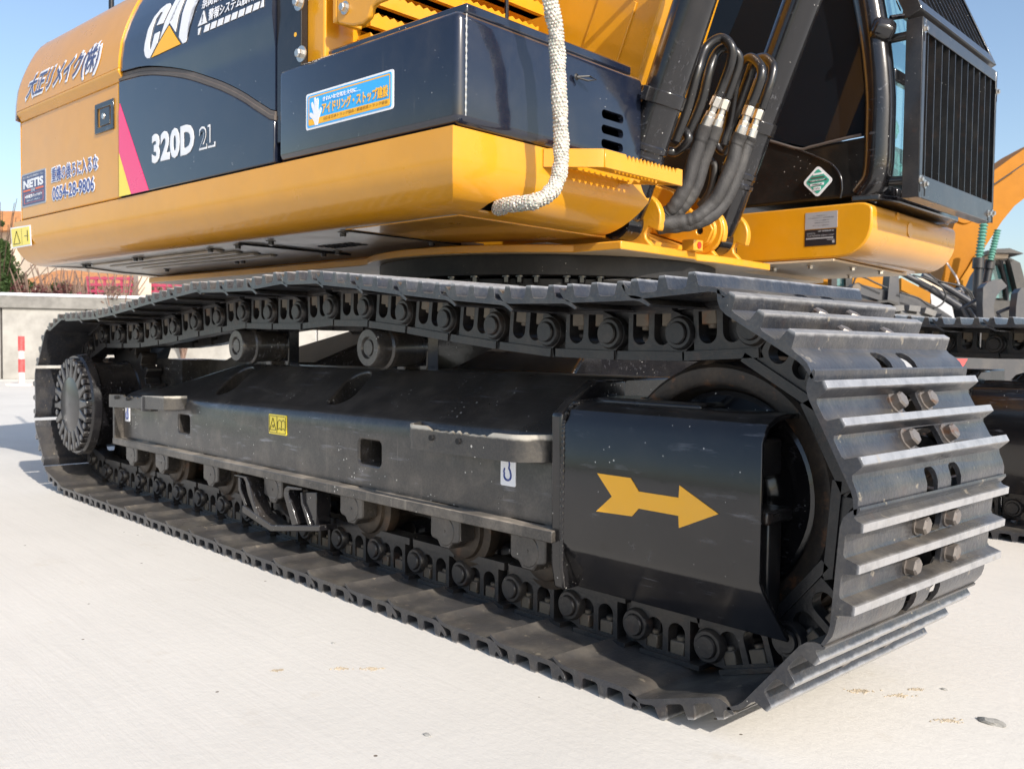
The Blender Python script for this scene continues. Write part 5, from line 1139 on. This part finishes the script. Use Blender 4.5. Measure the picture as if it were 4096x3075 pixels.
# ---- front guard of slats
def guardframe(x0,x1,y0,y1,zb,zt,M_,nslat,name):
    m=MB(); fwid=.036
    m.box((x0,y0,zb),(x1,y0+.012,zt),M_=M_); m.box((x1-.004,y0,zb),(x1,y0+fwid,zt),M_=M_)
    m.box((x0,y1-.012,zb),(x1,y1,zt),M_=M_); m.box((x1-.004,y1-fwid*.5,zb),(x1,y1,zt),M_=M_)
    m.box((x0,y0+.012,zb),(x1-.0045,y1-.012,zb+.008),M_=M_); m.box((x1-.0038,y0+fwid,zb),(x1-.0002,y1-fwid*.5,zb+(.085 if nslat==11 else .05)),M_=M_)
    m.box((x0,y0+.012,zt-.008),(x1-.0045,y1-.012,zt),M_=M_); m.box((x1-.0038,y0+fwid,zt-.045),(x1-.0002,y1-fwid*.5,zt),M_=M_)
    g=add(name,m,'guardblack',bevel=.002)
    m=MB()
    for i in range(nslat):
        y=y0+.052+i*(y1-y0-.07)/(nslat)+.02; m=MB(); m.box((x0+.004,y,zb+.006),(x1-.005,y+.0045,zt-.006),M_=M_); add('slat',m,'guardblack',g)
    return g
gl=guardframe(1.385,1.445,.497,1.405,1.236,1.886,None,11,'front_guard')
for y,z in ((.512,1.300),(.562,1.290),(.515,1.845),(1.335,1.268),(1.392,1.275),(1.400,1.80)):
    m=MB(); m.hexbolt((1.4455,y,z),(1,0,0),.0095,.011,washer=1.7); add('bolt',m,'zinc',gl,smooth=20)
    m=MB(); m.prism([(a,b-.03) for a,b in rrect(y-.004,y+.004,z-.014,z+.014,.0035,3)],0,1.4452,1.4462); add('bolt_slot',m,'dark',gl)
T_=Matrix.Translation((1.385,0,1.892))@Matrix.Rotation(R(-24),4,'Y')@Matrix.Translation((-1.385,0,-1.892))
guardframe(1.385,1.445,.497,1.405,1.892,2.6,T_,13,'upper_guard')
# mirror stay and antenna rods against the sky
m=MB(); m.tube([(.75,-.62,1.9),(1.05,-.35,2.02),(1.2,-.3,2.2)],.010,10); m.tube([(.42,-.62,1.50),(.42,-.62,2.4)],.008,10); add('handrail',m,'black_gloss')
q=L(*px('TT',192,30),1,-1.25); m=MB(); m.tube([(q.x,-1.15,1.9),(q.x,-1.15,3.0)],.012,12); add('mirror_rod',m,'black_gloss')
m=MB(); m.box((-1.35,-1.15,2.10),(-1.0,-.9,2.2)); add('lifting_eye',m,'yellow',bevel=.01)
